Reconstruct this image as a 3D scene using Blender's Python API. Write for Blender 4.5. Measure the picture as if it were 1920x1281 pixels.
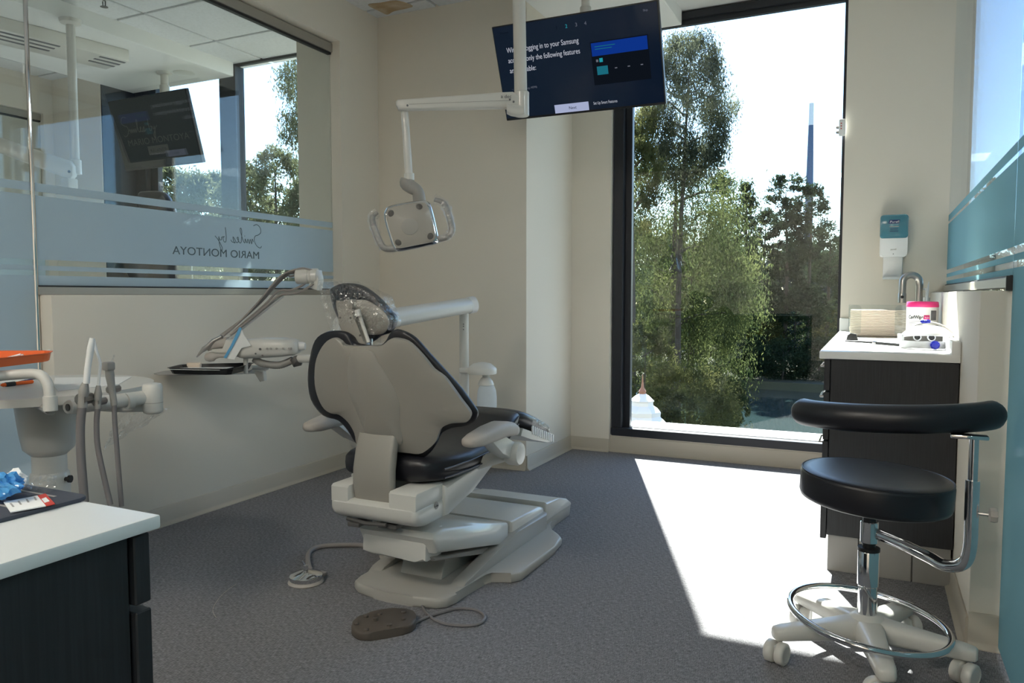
import bpy, bmesh, math, random
import numpy as np
from mathutils import Vector, Matrix
random.seed(4)
for o in list(bpy.data.objects): bpy.data.objects.remove(o)
S = bpy.context.scene
COL = S.collection
pi = math.pi

# ---------------------------------------------------------------- camera
FPX, YH, CH = 1418.0, 553.0, 1.0
PITCH = math.atan((640.5 - YH) / FPX)
YAW = math.atan(680 * math.cos(PITCH) / FPX)
FW = Vector((-math.sin(YAW) * math.cos(PITCH), math.cos(YAW) * math.cos(PITCH), -math.sin(PITCH)))
RT = Vector((math.cos(YAW), math.sin(YAW), 0))
UP = RT.cross(FW)
FH = Vector((-math.sin(YAW), math.cos(YAW), 0))
CAM = Vector((0, 0, CH))
cd = bpy.data.cameras.new('camera')
cd.sensor_width = 36; cd.lens = FPX * 36 / 1920; cd.clip_start = 0.02; cd.clip_end = 2000
cam = bpy.data.objects.new('camera', cd); COL.objects.link(cam)
cam.matrix_world = Matrix.Translation(CAM) @ Matrix((RT, UP, -FW)).transposed().to_4x4()
S.camera = cam

# ---------------------------------------------------------------- light and exposure
S.view_settings.view_transform = 'Standard'
S.view_settings.look = 'None'
S.view_settings.gamma = 1
S.view_settings.use_curve_mapping = False
S.view_settings.exposure = 0.08
w = bpy.data.worlds.new('sky'); S.world = w; w.use_nodes = True
nt = w.node_tree; nt.nodes.clear()
sky = nt.nodes.new('ShaderNodeTexSky'); sky.sky_type = 'NISHITA'; sky.sun_disc = False
sky.sun_elevation = math.radians(44); sky.sun_rotation = math.radians(-21); sky.air_density = 1.0; sky.dust_density = 0.15; sky.ozone_density = 2.0
bg = nt.nodes.new('ShaderNodeBackground'); bg.inputs[1].default_value = 0.58
out = nt.nodes.new('ShaderNodeOutputWorld')
nt.links.new(sky.outputs[0], bg.inputs[0]); nt.links.new(bg.outputs[0], out.inputs[0])
sl = bpy.data.lights.new('sun', 'SUN'); sl.energy = 40; sl.angle = math.radians(0.6); sl.color = (1, 0.95, 0.88)
so = bpy.data.objects.new('sun', sl); COL.objects.link(so)
SUN = Vector((0.364, -0.932, -0.99)).normalized()
so.rotation_euler = SUN.to_track_quat('-Z', 'Y').to_euler(); so.location = (-6, 14, 16)
LAMP = 36.0      # emission of the ceiling light diffusers

# ---------------------------------------------------------------- helpers
def ray(px, py): return FW + RT * ((px - 960) / FPX) - UP * ((py - 640.5) / FPX)
def at(px, py, d): return CAM + ray(px, py) * d
def on(px, py, ax, v):
    i = 'xyz'.index(ax); r = ray(px, py)
    return CAM + r * ((v - CAM[i]) / r[i])

def catmull(P, n=6, closed=False):
    P = [Vector(p) for p in P]; out = []; m = len(P)
    for i in range(m if closed else m - 1):
        g = lambda k: P[k % m] if closed else P[max(0, min(m - 1, k))]
        a, b, c, d = g(i - 1), g(i), g(i + 1), g(i + 2)
        for k in range(n):
            t = k / n
            out.append(0.5 * ((2 * b) + (c - a) * t + (2 * a - 5 * b + 4 * c - d) * t * t + (3 * b - a - 3 * c + d) * t ** 3))
    if not closed: out.append(P[-1])
    return out

ROOTS = {}
def base_of(parent):
    return ROOTS.get(parent.name, Vector((0, 0, 0))) if parent else Vector((0, 0, 0))

class MB:
    def __init__(s): s.bm = bmesh.new()
    def _bev(s, faces, bev, seg):
        if bev > 0:
            ed = list({e for f in faces for e in f.edges})
            bmesh.ops.bevel(s.bm, geom=ed, offset=bev, segments=seg, affect='EDGES', profile=0.5, clamp_overlap=True)
    def box(s, x0, x1, y0, y1, z0, z1, bev=0, seg=2, M=None):
        v = [s.bm.verts.new((x, y, z)) for x in (x0, x1) for y in (y0, y1) for z in (z0, z1)]
        if M is not None:
            for q in v: q.co = M @ q.co
        F = [s.bm.faces.new([v[i] for i in q]) for q in ((0, 1, 3, 2), (4, 6, 7, 5), (0, 4, 5, 1), (2, 3, 7, 6), (0, 2, 6, 4), (1, 5, 7, 3))]
        s._bev(F, bev, seg); return s
    def prism(s, pts, ax, a, b, bev=0, seg=2, M=None):
        def mk(p, t):
            q = {'x': (t, p[0], p[1]), 'y': (p[0], t, p[1]), 'z': (p[0], p[1], t)}[ax]
            return M @ Vector(q) if M is not None else q
        A = [s.bm.verts.new(mk(p, a)) for p in pts]; B = [s.bm.verts.new(mk(p, b)) for p in pts]
        n = len(pts); F = [s.bm.faces.new(A), s.bm.faces.new(B[::-1])]
        for i in range(n): s.bm.faces.new((A[i], B[i], B[(i + 1) % n], A[(i + 1) % n]))
        if bev > 0:
            ed = list({e for f in F for e in f.edges})
            bmesh.ops.bevel(s.bm, geom=ed, offset=bev, segments=seg, affect='EDGES', profile=0.5, clamp_overlap=True)
        return s
    def rings(s, R, cap=True, closed=False):
        V = [[s.bm.verts.new(p) for p in r] for r in R]; n = len(R[0])
        k = len(V) if closed else len(V) - 1
        for i in range(k):
            a, b = V[i], V[(i + 1) % len(V)]
            for j in range(n): s.bm.faces.new((a[j], a[(j + 1) % n], b[(j + 1) % n], b[j]))
        if cap and not closed:
            s.bm.faces.new(V[0][::-1]); s.bm.faces.new(V[-1])
        return s
    def tube(s, P, r, n=10, closed=False, sm=0, flat=1.0, up=None):
        P = catmull(P, sm, closed) if sm else [Vector(p) for p in P]
        m = len(P)
        rr = r if callable(r) else (lambda t: r) if not isinstance(r, (list, tuple)) else (lambda t: np.interp(t, np.linspace(0, 1, len(r)), r))
        R = []; N = None
        for i in range(m):
            a = P[(i - 1) % m] if closed or i > 0 else P[i]; b = P[(i + 1) % m] if closed or i < m - 1 else P[i]
            t = (b - a).normalized()
            if N is None:
                u = Vector(up) if up else (Vector((0, 0, 1)) if abs(t.z) < .9 else Vector((1, 0, 0)))
                N = (u - t * u.dot(t)).normalized()
            else: N = (N - t * N.dot(t)).normalized()
            B = t.cross(N); q = rr(i / max(1, m - 1))
            R.append([P[i] + (N * math.cos(2 * pi * j / n) * flat + B * math.sin(2 * pi * j / n)) * q for j in range(n)])
        return s.rings(R, True, closed)
    def lathe(s, prof, o, ax=(0, 0, 1), n=24):
        o = Vector(o); ax = Vector(ax).normalized()
        u = Vector((1, 0, 0)) if abs(ax.x) < .9 else Vector((0, 1, 0)); u = (u - ax * u.dot(ax)).normalized(); v = ax.cross(u)
        R = [[o + ax * z + (u * math.cos(2 * pi * j / n) + v * math.sin(2 * pi * j / n)) * max(r, 1e-4) for j in range(n)] for r, z in prof]
        return s.rings(R)
    def pad(s, outline, surf, fr, bk, steps=(1, .97, .9, .75, .5, .2)):
        # a closed cushion or shell: outline (u,w) on a curved surface, fr/bk give the depth along the normal by ring factor
        c = Vector((sum(p[0] for p in outline) / len(outline), sum(p[1] for p in outline) / len(outline)))
        def ring(f, g): return [surf(c.x + (p[0] - c.x) * f, c.y + (p[1] - c.y) * f, g(f)) for p in outline]
        R = [ring(f, bk) for f in steps[::-1]] + [ring(f, fr) for f in steps]
        return s.rings(R)
    def build(s, name, m, parent=None, ang=35, sub=0, label=None):
        bmesh.ops.remove_doubles(s.bm, verts=s.bm.verts, dist=1e-6)
        bmesh.ops.recalc_face_normals(s.bm, faces=s.bm.faces)
        b = base_of(parent)
        if parent is not None: bmesh.ops.translate(s.bm, verts=s.bm.verts, vec=-b)
        me = bpy.data.meshes.new(name); s.bm.to_mesh(me); s.bm.free()
        for p in me.polygons: p.use_smooth = True
        if ang: me.set_sharp_from_angle(angle=math.radians(ang))
        me.materials.append(m)
        o = bpy.data.objects.new(name, me); COL.objects.link(o)
        if parent is not None:
            o.parent = parent; ROOTS[o.name] = b
        if sub:
            md = o.modifiers.new('smooth', 'SUBSURF'); md.levels = sub; md.render_levels = sub
        if label: o['label'] = label
        return o

def tag(o, label=None, cat=None, group=None, kind=None):
    for k, v in (('label', label), ('category', cat), ('group', group), ('kind', kind)):
        if v: o[k] = v
    return o
def thing(name, loc, label, cat, group=None):
    o = bpy.data.objects.new(name, None); COL.objects.link(o); o.location = loc; o.empty_display_size = .1
    ROOTS[o.name] = Vector(loc); return tag(o, label, cat, group)
def struct(name, mb, m, parent=None, ang=35):
    o = mb.build(name, m, parent, ang)
    if parent is None: o['kind'] = 'structure'
    return o
def bx(*a, **k): return MB().box(*a, **k)
def text(s, size, o, xd, yd, m, parent, name='lettering', align='LEFT', ex=.0006, fit=None, bold=0):
    cu = bpy.data.curves.new(name, 'FONT'); cu.body = s; cu.size = 1; cu.align_x = align; cu.extrude = 0; cu.offset = bold
    t = bpy.data.objects.new(name, cu); COL.objects.link(t)
    me = bpy.data.meshes.new_from_object(t.evaluated_get(bpy.context.evaluated_depsgraph_get()))
    bpy.data.objects.remove(t); bpy.data.curves.remove(cu)
    xd, yd = Vector(xd).normalized(), Vector(yd).normalized(); zd = xd.cross(yd)
    sx = size
    if fit:
        xs = [v.co.x for v in me.vertices]; sx = fit / (max(xs) - min(xs))
    bm = bmesh.new(); bm.from_mesh(me)
    g = bmesh.ops.extrude_face_region(bm, geom=bm.faces[:])
    bmesh.ops.translate(bm, verts=[v for v in g['geom'] if isinstance(v, bmesh.types.BMVert)], vec=(0, 0, ex / size))
    for v in bm.verts: v.co = Vector(o) + xd * v.co.x * sx + yd * v.co.y * size + zd * v.co.z * size
    mb = MB(); mb.bm.free(); mb.bm = bm; bpy.data.meshes.remove(me)
    return mb.build(name, m, parent, 0)
def circ(r, n=24, c=(0, 0)): return [(c[0] + r * math.cos(2 * pi * i / n), c[1] + r * math.sin(2 * pi * i / n)) for i in range(n)]
def rrect(x0, x1, y0, y1, r, n=5):
    P = []
    for cx, cy, a in ((x1 - r, y1 - r, 0), (x0 + r, y1 - r, 90), (x0 + r, y0 + r, 180), (x1 - r, y0 + r, 270)):
        for k in range(n + 1):
            t = math.radians(a + 90 * k / n); P.append((cx + r * math.cos(t), cy + r * math.sin(t)))
    return P
def sell(hw, hh, n=24, e=3.2):
    P = []
    for i in range(n):
        t = 2 * pi * i / n; c, s_ = math.cos(t), math.sin(t)
        P.append((hw * math.copysign(abs(c) ** (2 / e), c), hh * math.copysign(abs(s_) ** (2 / e), s_)))
    return P

# ---------------------------------------------------------------- materials
def mat(name, c, rough=.5, metal=0, spec=.5, noise=None, bump=None, coat=0, emit=None, sheen=0):
    m = bpy.data.materials.new(name); m.use_nodes = True; t = m.node_tree; N = t.nodes; L = t.links
    p = N['Principled BSDF']
    p.inputs['Base Color'].default_value = (*c, 1); p.inputs['Roughness'].default_value = rough
    p.inputs['Metallic'].default_value = metal; p.inputs['Specular IOR Level'].default_value = spec
    p.inputs['Coat Weight'].default_value = coat
    if emit:
        p.inputs['Emission Color'].default_value = (*emit[:3], 1); p.inputs['Emission Strength'].default_value = emit[3]
    if noise or bump:
        co = N.new('ShaderNodeTexCoord')
    if noise:                       # (scale xyz, second colour, contrast lo, hi)
        mp = N.new('ShaderNodeMapping'); mp.inputs['Scale'].default_value = noise[0]; L.new(co.outputs['Object'], mp.inputs[0])
        n = N.new('ShaderNodeTexNoise'); n.inputs['Scale'].default_value = 1; n.inputs['Detail'].default_value = 3; L.new(mp.outputs[0], n.inputs['Vector'])
        r = N.new('ShaderNodeValToRGB'); r.color_ramp.elements[0].position = noise[2]; r.color_ramp.elements[1].position = noise[3]
        r.color_ramp.elements[0].color = (*c, 1); r.color_ramp.elements[1].color = (*noise[1], 1)
        L.new(n.outputs['Fac'], r.inputs[0]); L.new(r.outputs[0], p.inputs['Base Color'])
    if bump:                        # (scale xyz, strength, distance)
        mp2 = N.new('ShaderNodeMapping'); mp2.inputs['Scale'].default_value = bump[0]; L.new(co.outputs['Object'], mp2.inputs[0])
        n2 = N.new('ShaderNodeTexNoise'); n2.inputs['Scale'].default_value = 1; n2.inputs['Detail'].default_value = 2; L.new(mp2.outputs[0], n2.inputs['Vector'])
        b = N.new('ShaderNodeBump'); b.inputs['Strength'].default_value = bump[1]; b.inputs['Distance'].default_value = bump[2]
        L.new(n2.outputs['Fac'], b.inputs['Height']); L.new(b.outputs[0], p.inputs['Normal'])
    return m
def mixmat(name, build):
    m = bpy.data.materials.new(name); m.use_nodes = True; t = m.node_tree; t.nodes.clear()
    o = t.nodes.new('ShaderNodeOutputMaterial'); t.links.new(build(t), o.inputs[0]); return m
def glass(name, tint, ior=1.5, rough=0.0, refl=1.0):
    def f(t):
        tr = t.nodes.new('ShaderNodeBsdfTransparent'); tr.inputs[0].default_value = (*tint, 1)
        gl = t.nodes.new('ShaderNodeBsdfGlossy'); gl.inputs['Roughness'].default_value = rough; gl.inputs[0].default_value = (refl, refl, refl, 1)
        fr = t.nodes.new('ShaderNodeFresnel'); ge = t.nodes.new('ShaderNodeNewGeometry')
        mr = t.nodes.new('ShaderNodeMapRange'); mr.inputs['To Min'].default_value = ior; mr.inputs['To Max'].default_value = 1 / ior
        t.links.new(ge.outputs['Backfacing'], mr.inputs['Value']); t.links.new(mr.outputs[0], fr.inputs[0])
        mx = t.nodes.new('ShaderNodeMixShader'); t.links.new(fr.outputs[0], mx.inputs[0]); t.links.new(tr.outputs[0], mx.inputs[1]); t.links.new(gl.outputs[0], mx.inputs[2])
        return mx.outputs[0]
    return mixmat(name, f)
def frost(name, c, k_tr=.5, k_clear=.1):
    def f(t):
        d = t.nodes.new('ShaderNodeBsdfDiffuse'); d.inputs[0].default_value = (*c, 1)
        tl = t.nodes.new('ShaderNodeBsdfTranslucent'); tl.inputs[0].default_value = (*c, 1)
        tr = t.nodes.new('ShaderNodeBsdfTransparent')
        m1 = t.nodes.new('ShaderNodeMixShader'); m1.inputs[0].default_value = k_tr; t.links.new(d.outputs[0], m1.inputs[1]); t.links.new(tl.outputs[0], m1.inputs[2])
        m2 = t.nodes.new('ShaderNodeMixShader'); m2.inputs[0].default_value = k_clear; t.links.new(m1.outputs[0], m2.inputs[1]); t.links.new(tr.outputs[0], m2.inputs[2])
        return m2.outputs[0]
    return mixmat(name, f)
def film(name, c=(1, 1, 1), clear=.8, rough=.12, sc=30):
    def f(t):
        co = t.nodes.new('ShaderNodeTexCoord'); n = t.nodes.new('ShaderNodeTexNoise'); n.inputs['Scale'].default_value = sc
        t.links.new(co.outputs['Object'], n.inputs['Vector'])
        b = t.nodes.new('ShaderNodeBump'); b.inputs['Strength'].default_value = .9; b.inputs['Distance'].default_value = .02; t.links.new(n.outputs['Fac'], b.inputs['Height'])
        tr = t.nodes.new('ShaderNodeBsdfTransparent'); tr.inputs[0].default_value = (*c, 1)
        g = t.nodes.new('ShaderNodeBsdfGlossy' if min(c) > .9 else 'ShaderNodeBsdfPrincipled'); g.inputs[0].default_value = (*c, 1); g.inputs['Roughness'].default_value = rough; t.links.new(b.outputs[0], g.inputs['Normal'])
        mx = t.nodes.new('ShaderNodeMixShader'); mx.inputs[0].default_value = 1 - clear
        t.links.new(tr.outputs[0], mx.inputs[1]); t.links.new(g.outputs[0], mx.inputs[2]); return mx.outputs[0]
    return mixmat(name, f)
def leafmat(name, c1, c2, trans=.45):
    def f(t):
        co = t.nodes.new('ShaderNodeTexCoord'); n = t.nodes.new('ShaderNodeTexNoise'); n.inputs['Scale'].default_value = 1.3; n.inputs['Detail'].default_value = 4
        t.links.new(co.outputs['Object'], n.inputs['Vector'])
        r = t.nodes.new('ShaderNodeValToRGB'); r.color_ramp.elements[0].position = .35; r.color_ramp.elements[1].position = .65
        r.color_ramp.elements[0].color = (*c1, 1); r.color_ramp.elements[1].color = (*c2, 1); t.links.new(n.outputs['Fac'], r.inputs[0])
        d = t.nodes.new('ShaderNodeBsdfDiffuse'); tl = t.nodes.new('ShaderNodeBsdfTranslucent')
        t.links.new(r.outputs[0], d.inputs[0]); t.links.new(r.outputs[0], tl.inputs[0])
        mx = t.nodes.new('ShaderNodeMixShader'); mx.inputs[0].default_value = trans; t.links.new(d.outputs[0], mx.inputs[1]); t.links.new(tl.outputs[0], mx.inputs[2])
        return mx.outputs[0]
    return mixmat(name, f)
def carpetmat():
    m = mat('carpet', (.07, .066, .062), .95, spec=.1); t = m.node_tree; N = t.nodes; L = t.links; p = N['Principled BSDF']
    co = N.new('ShaderNodeTexCoord'); fs = []
    for sc in ((620, 70, 1), (60, 520, 1)):
        mp = N.new('ShaderNodeMapping'); mp.inputs['Scale'].default_value = sc; L.new(co.outputs['Object'], mp.inputs[0])
        n = N.new('ShaderNodeTexNoise'); n.inputs['Scale'].default_value = 1; n.inputs['Detail'].default_value = 1; L.new(mp.outputs[0], n.inputs['Vector']); fs.append(n)
    a = N.new('ShaderNodeMath'); a.operation = 'MULTIPLY'; L.new(fs[0].outputs['Fac'], a.inputs[0]); L.new(fs[1].outputs['Fac'], a.inputs[1])
    r = N.new('ShaderNodeValToRGB'); r.color_ramp.elements[0].position = .12; r.color_ramp.elements[1].position = .4
    r.color_ramp.elements[0].color = (.118, .115, .122, 1); r.color_ramp.elements[1].color = (.335, .327, .34, 1)
    L.new(a.outputs[0], r.inputs[0]); L.new(r.outputs[0], p.inputs['Base Color'])
    b = N.new('ShaderNodeBump'); b.inputs['Strength'].default_value = .35; b.inputs['Distance'].default_value = .003; L.new(a.outputs[0], b.inputs['Height']); L.new(b.outputs[0], p.inputs['Normal'])
    return m
def watermat():
    m = mat('lake', (.02, .035, .035), .06, spec=.5, bump=((1.6, .5, 1), .2, .06)); return m

M = dict(
    wall=mat('wall_paint', (.73, .68, .59), .85, bump=((90, 90, 90), .08, .002)),
    ceil=mat('ceiling_paint', (.78, .78, .76), .9),
    tile=mat('ceiling_tile_board', (.72, .73, .735), .95, noise=((60, 60, 60), (.66, .67, .675), .45, .7), bump=((160, 160, 160), .25, .002)),
    stain=mat('water_stain', (.42, .3, .17), .95, noise=((9, 9, 9), (.62, .52, .38), .35, .7)),
    grid=mat('ceiling_grid_metal', (.7, .7, .69), .6),
    carpet=carpetmat(),
    base=mat('rubber_baseboard', (.47, .425, .35), .55),
    dframe=mat('dark_window_aluminium', (.018, .02, .026), .4, spec=.4),
    ledge=mat('exterior_ledge', (.7, .7, .7), .8),
    rail=mat('anodised_rail', (.36, .34, .30), .42, metal=.35),
    chan=mat('black_gasket', (.02, .02, .02), .6),
    wglass=glass('window_glass', (.84, .88, .88)),
    pglassr=glass('partition_glass_dimmed', (.76, .855, .93)),  # partition glass with grazing-angle dimming put into a deeper tint
    pglass=glass('partition_glass', (.915, .95, .948)),
    frost=frost('frosted_film', (.70, .80, .87), .62, .2),
    frostt=frost('frosted_film_backlight_tint', (.36, .57, .61), .55, .18),  # same film as the left one, its teal backlight put into the colour
    clear=mat('clear_letter_cut', (.12, .16, .18), .25),
    white=mat('white_enamel', (.65, .635, .59), .32, coat=.2),
    beige=mat('warm_grey_shell', (.315, .295, .26), .38, coat=.1),
    grey=mat('grey_plastic', (.33, .315, .29), .45),
    dgrey=mat('dark_grey_plastic', (.1, .095, .09), .5),
    basep=mat('chair_base_plastic', (.42, .40, .36), .42),
    vinyl=mat('black_vinyl', (.013, .013, .017), .36, spec=.5, bump=((220, 220, 220), .06, .001)),
    arm=mat('tan_urethane', (.44, .40, .36), .55),
    dlam=mat('dark_wood_laminate', (.015, .0155, .0175), .5, noise=((260, 260, 9), (.022, .0225, .026), .4, .65)),
    solid=mat('white_solid_surface', (.80, .80, .775), .28),
    chrome=mat('chrome', (.78, .78, .78), .07, metal=1),
    steel=mat('brushed_steel', (.5, .48, .46), .28, metal=1),
    hose=mat('grey_hose', (.30, .27, .25), .5),
    hosed=mat('dark_grey_hose', (.19, .175, .175), .5),
    brown=mat('brown_rubber', (.105, .085, .068), .6),
    black=mat('black_plastic', (.012, .012, .013), .4),
    orange=mat('orange_plastic', (.78, .13, .015), .35),
    paper=mat('white_paper', (.82, .82, .80), .9),
    kraft=mat('cream_paper', (.78, .66, .54), .9),
    blue=mat('blue_film', (.10, .36, .62), .3),
    dblue=mat('blue_knob_plastic', (.01, .02, .42), .3),
    teal=mat('teal_clear_plastic', (.07, .21, .27), .15),
    pink=mat('pink_plastic', (.78, .035, .20), .35),
    red=mat('red_print', (.55, .05, .035), .6),
    navy=mat('navy_print', (.015, .03, .12), .6),
    print=mat('grey_print', (.14, .14, .15), .7),
    visor=mat('visor_white_plastic', (.58, .59, .62), .35),
    bagp=film('bag_clear_film', (1, 1, 1), .74, .18, 25),
    clearp=film('clear_plastic_film', (1, 1, 1), .88, .14, 40),
    acryl=glass('clear_acrylic', (.93, .95, .95), 1.35),
    bluep=film('blue_plastic_film', (.12, .45, .85), .35, .15, 40),
    frostb=frost('translucent_bottle', (.80, .83, .84), .45, .1),
    wplast=mat('white_plastic', (.83, .83, .82), .35),
    led=glass('lamp_lens', (.5, .5, .48), 1.5),
    screen=mat('tv_screen', (.004, .005, .008), .13, spec=.3, emit=(.002, .006, .016, 1)),
    screen2=mat('tv_screen_dark', (.006, .007, .007), .12, spec=.4, emit=(.016, .018, .017, 1)),
    tvtext=mat('tv_text_light', (.1, .1, .1), .6, emit=(.42, .44, .50, 1)),
    tvdim=mat('tv_text_dim', (.05, .05, .05), .6, emit=(.12, .13, .16, 1)),
    tvblue=mat('tv_blue_panel', (0, 0, 0), .6, emit=(.004, .03, .22, 1)),
    tvcyan=mat('tv_cyan', (0, 0, 0), .6, emit=(.015, .28, .34, 1)),
    tvteal=mat('tv_teal_tile', (0, 0, 0), .6, emit=(.01, .13, .18, 1)),
    tvbtn=mat('tv_button', (0, 0, 0), .6, emit=(.34, .38, .55, 1)),
    tvblk=mat('tv_black_panel', (0, 0, 0), .6, emit=(.004, .006, .010, 1)),
    tvlogo=mat('tv_logo_grey', (0, 0, 0), .6, emit=(.045, .047, .04, 1)),
    matc=mat('dark_desk_mat', (.05, .056, .075), .7),
    lamp=mat('lamp_diffuser', (.8, .8, .8), .5, emit=(1.0, .93, .82, LAMP)),
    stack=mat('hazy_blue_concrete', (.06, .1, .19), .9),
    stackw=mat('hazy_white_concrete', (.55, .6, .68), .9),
    bark=mat('bark', (.05, .038, .028), .9),
    grass=mat('bank_ground', (.035, .04, .018), .95, noise=((.4, .4, .4), (.06, .055, .03), .35, .65)),
    water=watermat(),
    cup=mat('white_painted_metal', (.7, .7, .72), .5),
    copper=mat('weathered_copper', (.3, .14, .09), .55),
    leafA=leafmat('leaf_cypress', (.028, .044, .018), (.11, .125, .045), .6),  # leaf tones pushed apart, foliage highlights and shadows put into the colour
    leafB=leafmat('leaf_pine', (.016, .03, .018), (.04, .055, .026)),
    leafC=leafmat('leaf_yellow_shrub', (.10, .11, .02), (.22, .18, .03)),
    leafG=leafmat('leaf_grey_cypress', (.035, .045, .03), (.12, .13, .08), .55),
    leafH=leafmat('leaf_haze_green', (.09, .10, .055), (.16, .17, .09), .4),  # haze over the distant trees put into lighter leaf colours
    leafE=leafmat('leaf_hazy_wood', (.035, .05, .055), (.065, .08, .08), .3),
    leafD=leafmat('leaf_olive', (.04, .05, .02), (.13, .13, .05), .6),
)

for k in M:
    if k.startswith('tv'): M[k].node_tree.nodes['Principled BSDF'].inputs['Specular IOR Level'].default_value = 0; M[k].node_tree.nodes['Principled BSDF'].inputs['Base Color'].default_value = (0, 0, 0, 1)

# ================================================================ ROOM SHELL
YN = -3.0
struct('floor', MB().prism([(-9.2, YN), (3.8, YN), (3.8, 4.72), (-3.19, 4.72), (-3.19, 4.25), (-9.2, 4.25)], 'z', -.12, 0), M['carpet'])
ceil = struct('ceiling', MB().prism([(-9.2, YN), (3.8, YN), (3.8, 4.72), (-3.19, 4.72), (-3.19, 4.25), (-9.2, 4.25)], 'z', 2.69, 2.8), M['grid'])
# ceiling tiles: boards with a recessed grid joint, sharing one mesh
def tile_mesh():
    mb = MB().box(-.262, .262, -.262, .262, -.012, .012, .003, 1)
    me = bpy.data.meshes.new('ceiling_tile'); mb.bm.to_mesh(me); mb.bm.free(); me.materials.append(M['tile']); return me
tme = tile_mesh()
for ix in range(-10, 7):
    for iy in range(-4, 8):
        x, y = -2.885 + ix * .545 - .27, 3.49 + (iy - 7) * .545 + 1.09
        if x < -7.6 or x > 1.2 or y > 4.5 or y < .6: continue
        if -5.15 < x < -4.25: continue
        if -1.8 < x < -1.0: continue
        t = bpy.data.objects.new('ceiling_tile', tme); COL.objects.link(t); t.parent = ceil; t.location = (x, y, 2.684)
# bulkheads that drop below the tiles
struct('trim_1', bx(-5.28, -4.22, -1, 4.16, 2.575, 2.7, .004, 1), M['ceil'])
struct('trim_2', bx(-1.77, -1.08, .8, 4.6, 2.605, 2.7, .004, 1), M['ceil'])
# brown stain on the corner tile over the partition end
st = MB()
st.prism([(p.x, p.y) for p in catmull([on(x, y, 'z', 2.671) for x, y in ((690, 9), (715, 5), (744, 1), (774, 11), (756, 17), (738, 21), (726, 27), (712, 21))], 4, True)], 'z', 2.6695, 2.672)
st.build('stain', M['stain'], ceil, label='brown water stain on the corner tile')

def wallpiece(name, mb): return struct(name, mb, M['wall'])
# main pillar between the two bays, recess and window wall
wallpiece('wall_back', bx(-3.20, -1.765, 3.876, 4.72, 0, 2.69, .006))
wallpiece('wall_back.009', bx(-3.09, -2.85, 3.535, 3.90, 0, 2.69))
wallpiece('wall_back.001', bx(-1.765, -1.505, 4.575, 4.72, 0, 2.69))
wallpiece('wall_back.002', bx(-1.505, -.17, 4.60, 4.72, 0, .105))
wallpiece('wall_back.003', bx(-1.505, -.17, 4.64, 4.72, 2.665, 2.69))
wallpiece('wall_back.004', bx(-.17, .415, 4.585, 4.72, 0, 2.69))
wallpiece('wall_back.005', bx(.415, 1.9, 4.60, 4.72, 0, .105))
wallpiece('wall_back.006', bx(1.9, 3.8, 4.60, 4.72, 0, 2.69))
wallpiece('wall_back.007', bx(-6.62, -5.285, 3.876, 4.26, 0, 2.69))
wallpiece('wall_back.008', bx(-5.285, -3.20, 4.18, 4.3, 0, .105))
wallpiece('wall_back.010', bx(-9.2, -6.62, 4.18, 4.3, 0, .105))
# far enclosure
wallpiece('wall_rear', bx(-9.3, 3.9, YN - .1, YN, 0, 2.8))
wallpiece('wall_left', bx(-9.3, -9.2, YN, 4.3, 0, 2.8))
wallpiece('wall_right', bx(3.8, 3.9, YN, 4.72, 0, 2.8))

# left partition: half wall, solid end, wall over the glass
wallpiece('wall_left.001', bx(-2.86, -2.76, 1.80, 3.876, 0, 1.0, .004))
wallpiece('wall_left.002', bx(-2.86, -2.76, 3.515, 3.90, 1.0, 2.69, 0))
wallpiece('wall_left.003', bx(-2.86, -2.76, -1.2, 3.515, 2.43, 2.69, 0))
# far partition of the neighbouring room
wallpiece('wall_left.004', bx(-5.94, -5.84, 1.8, 3.88, 0, 1.0, .004))
wallpiece('wall_left.005', bx(-5.94, -5.84, -1.2, 3.88, 2.40, 2.69))
wallpiece('wall_left.006', bx(-5.94, -5.84, 3.80, 3.88, 1.0, 2.40))
# right half wall
wallpiece('wall_right.001', bx(.265, .36, 2.46, 4.6, 0, 1.012, .004))

# rubber baseboards with a cove toe
def base_run(name, p, q, nrm, h=.083):
    p, q, n = Vector((*p, 0)), Vector((*q, 0)), Vector((*nrm, 0)).normalized()
    prof = [(0, 0), (.022, 0), (.022, .003), (.010, .010), (.007, .018), (.007, h - .004), (.004, h), (0, h)]
    mb = MB(); mb.rings([[b + n * a + Vector((0, 0, z)) for a, z in prof] for b in (p, q)])
    return struct(name, mb, M['base'], None, 50)
base_run('baseboard_left', (-2.76, 1.80), (-2.76, 3.876), (1, 0))
base_run('baseboard_left.001', (-2.86, 1.80), (-2.76, 1.80), (0, -1))
base_run('baseboard_back', (-2.76, 3.876), (-1.765, 3.876), (0, -1))
base_run('baseboard_back.001', (-1.765, 3.876), (-1.765, 4.575), (1, 0))
base_run('baseboard_back.002', (-1.765, 4.575), (-1.505, 4.575), (0, -1))
base_run('baseboard_back.003', (-1.505, 4.60), (-.17, 4.60), (0, -1), .098)
base_run('baseboard_right', (.265, 2.46), (.265, 4.58), (-1, 0))
base_run('baseboard_right.001', (.265, 2.46), (.36, 2.46), (0, -1), .10)

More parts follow.
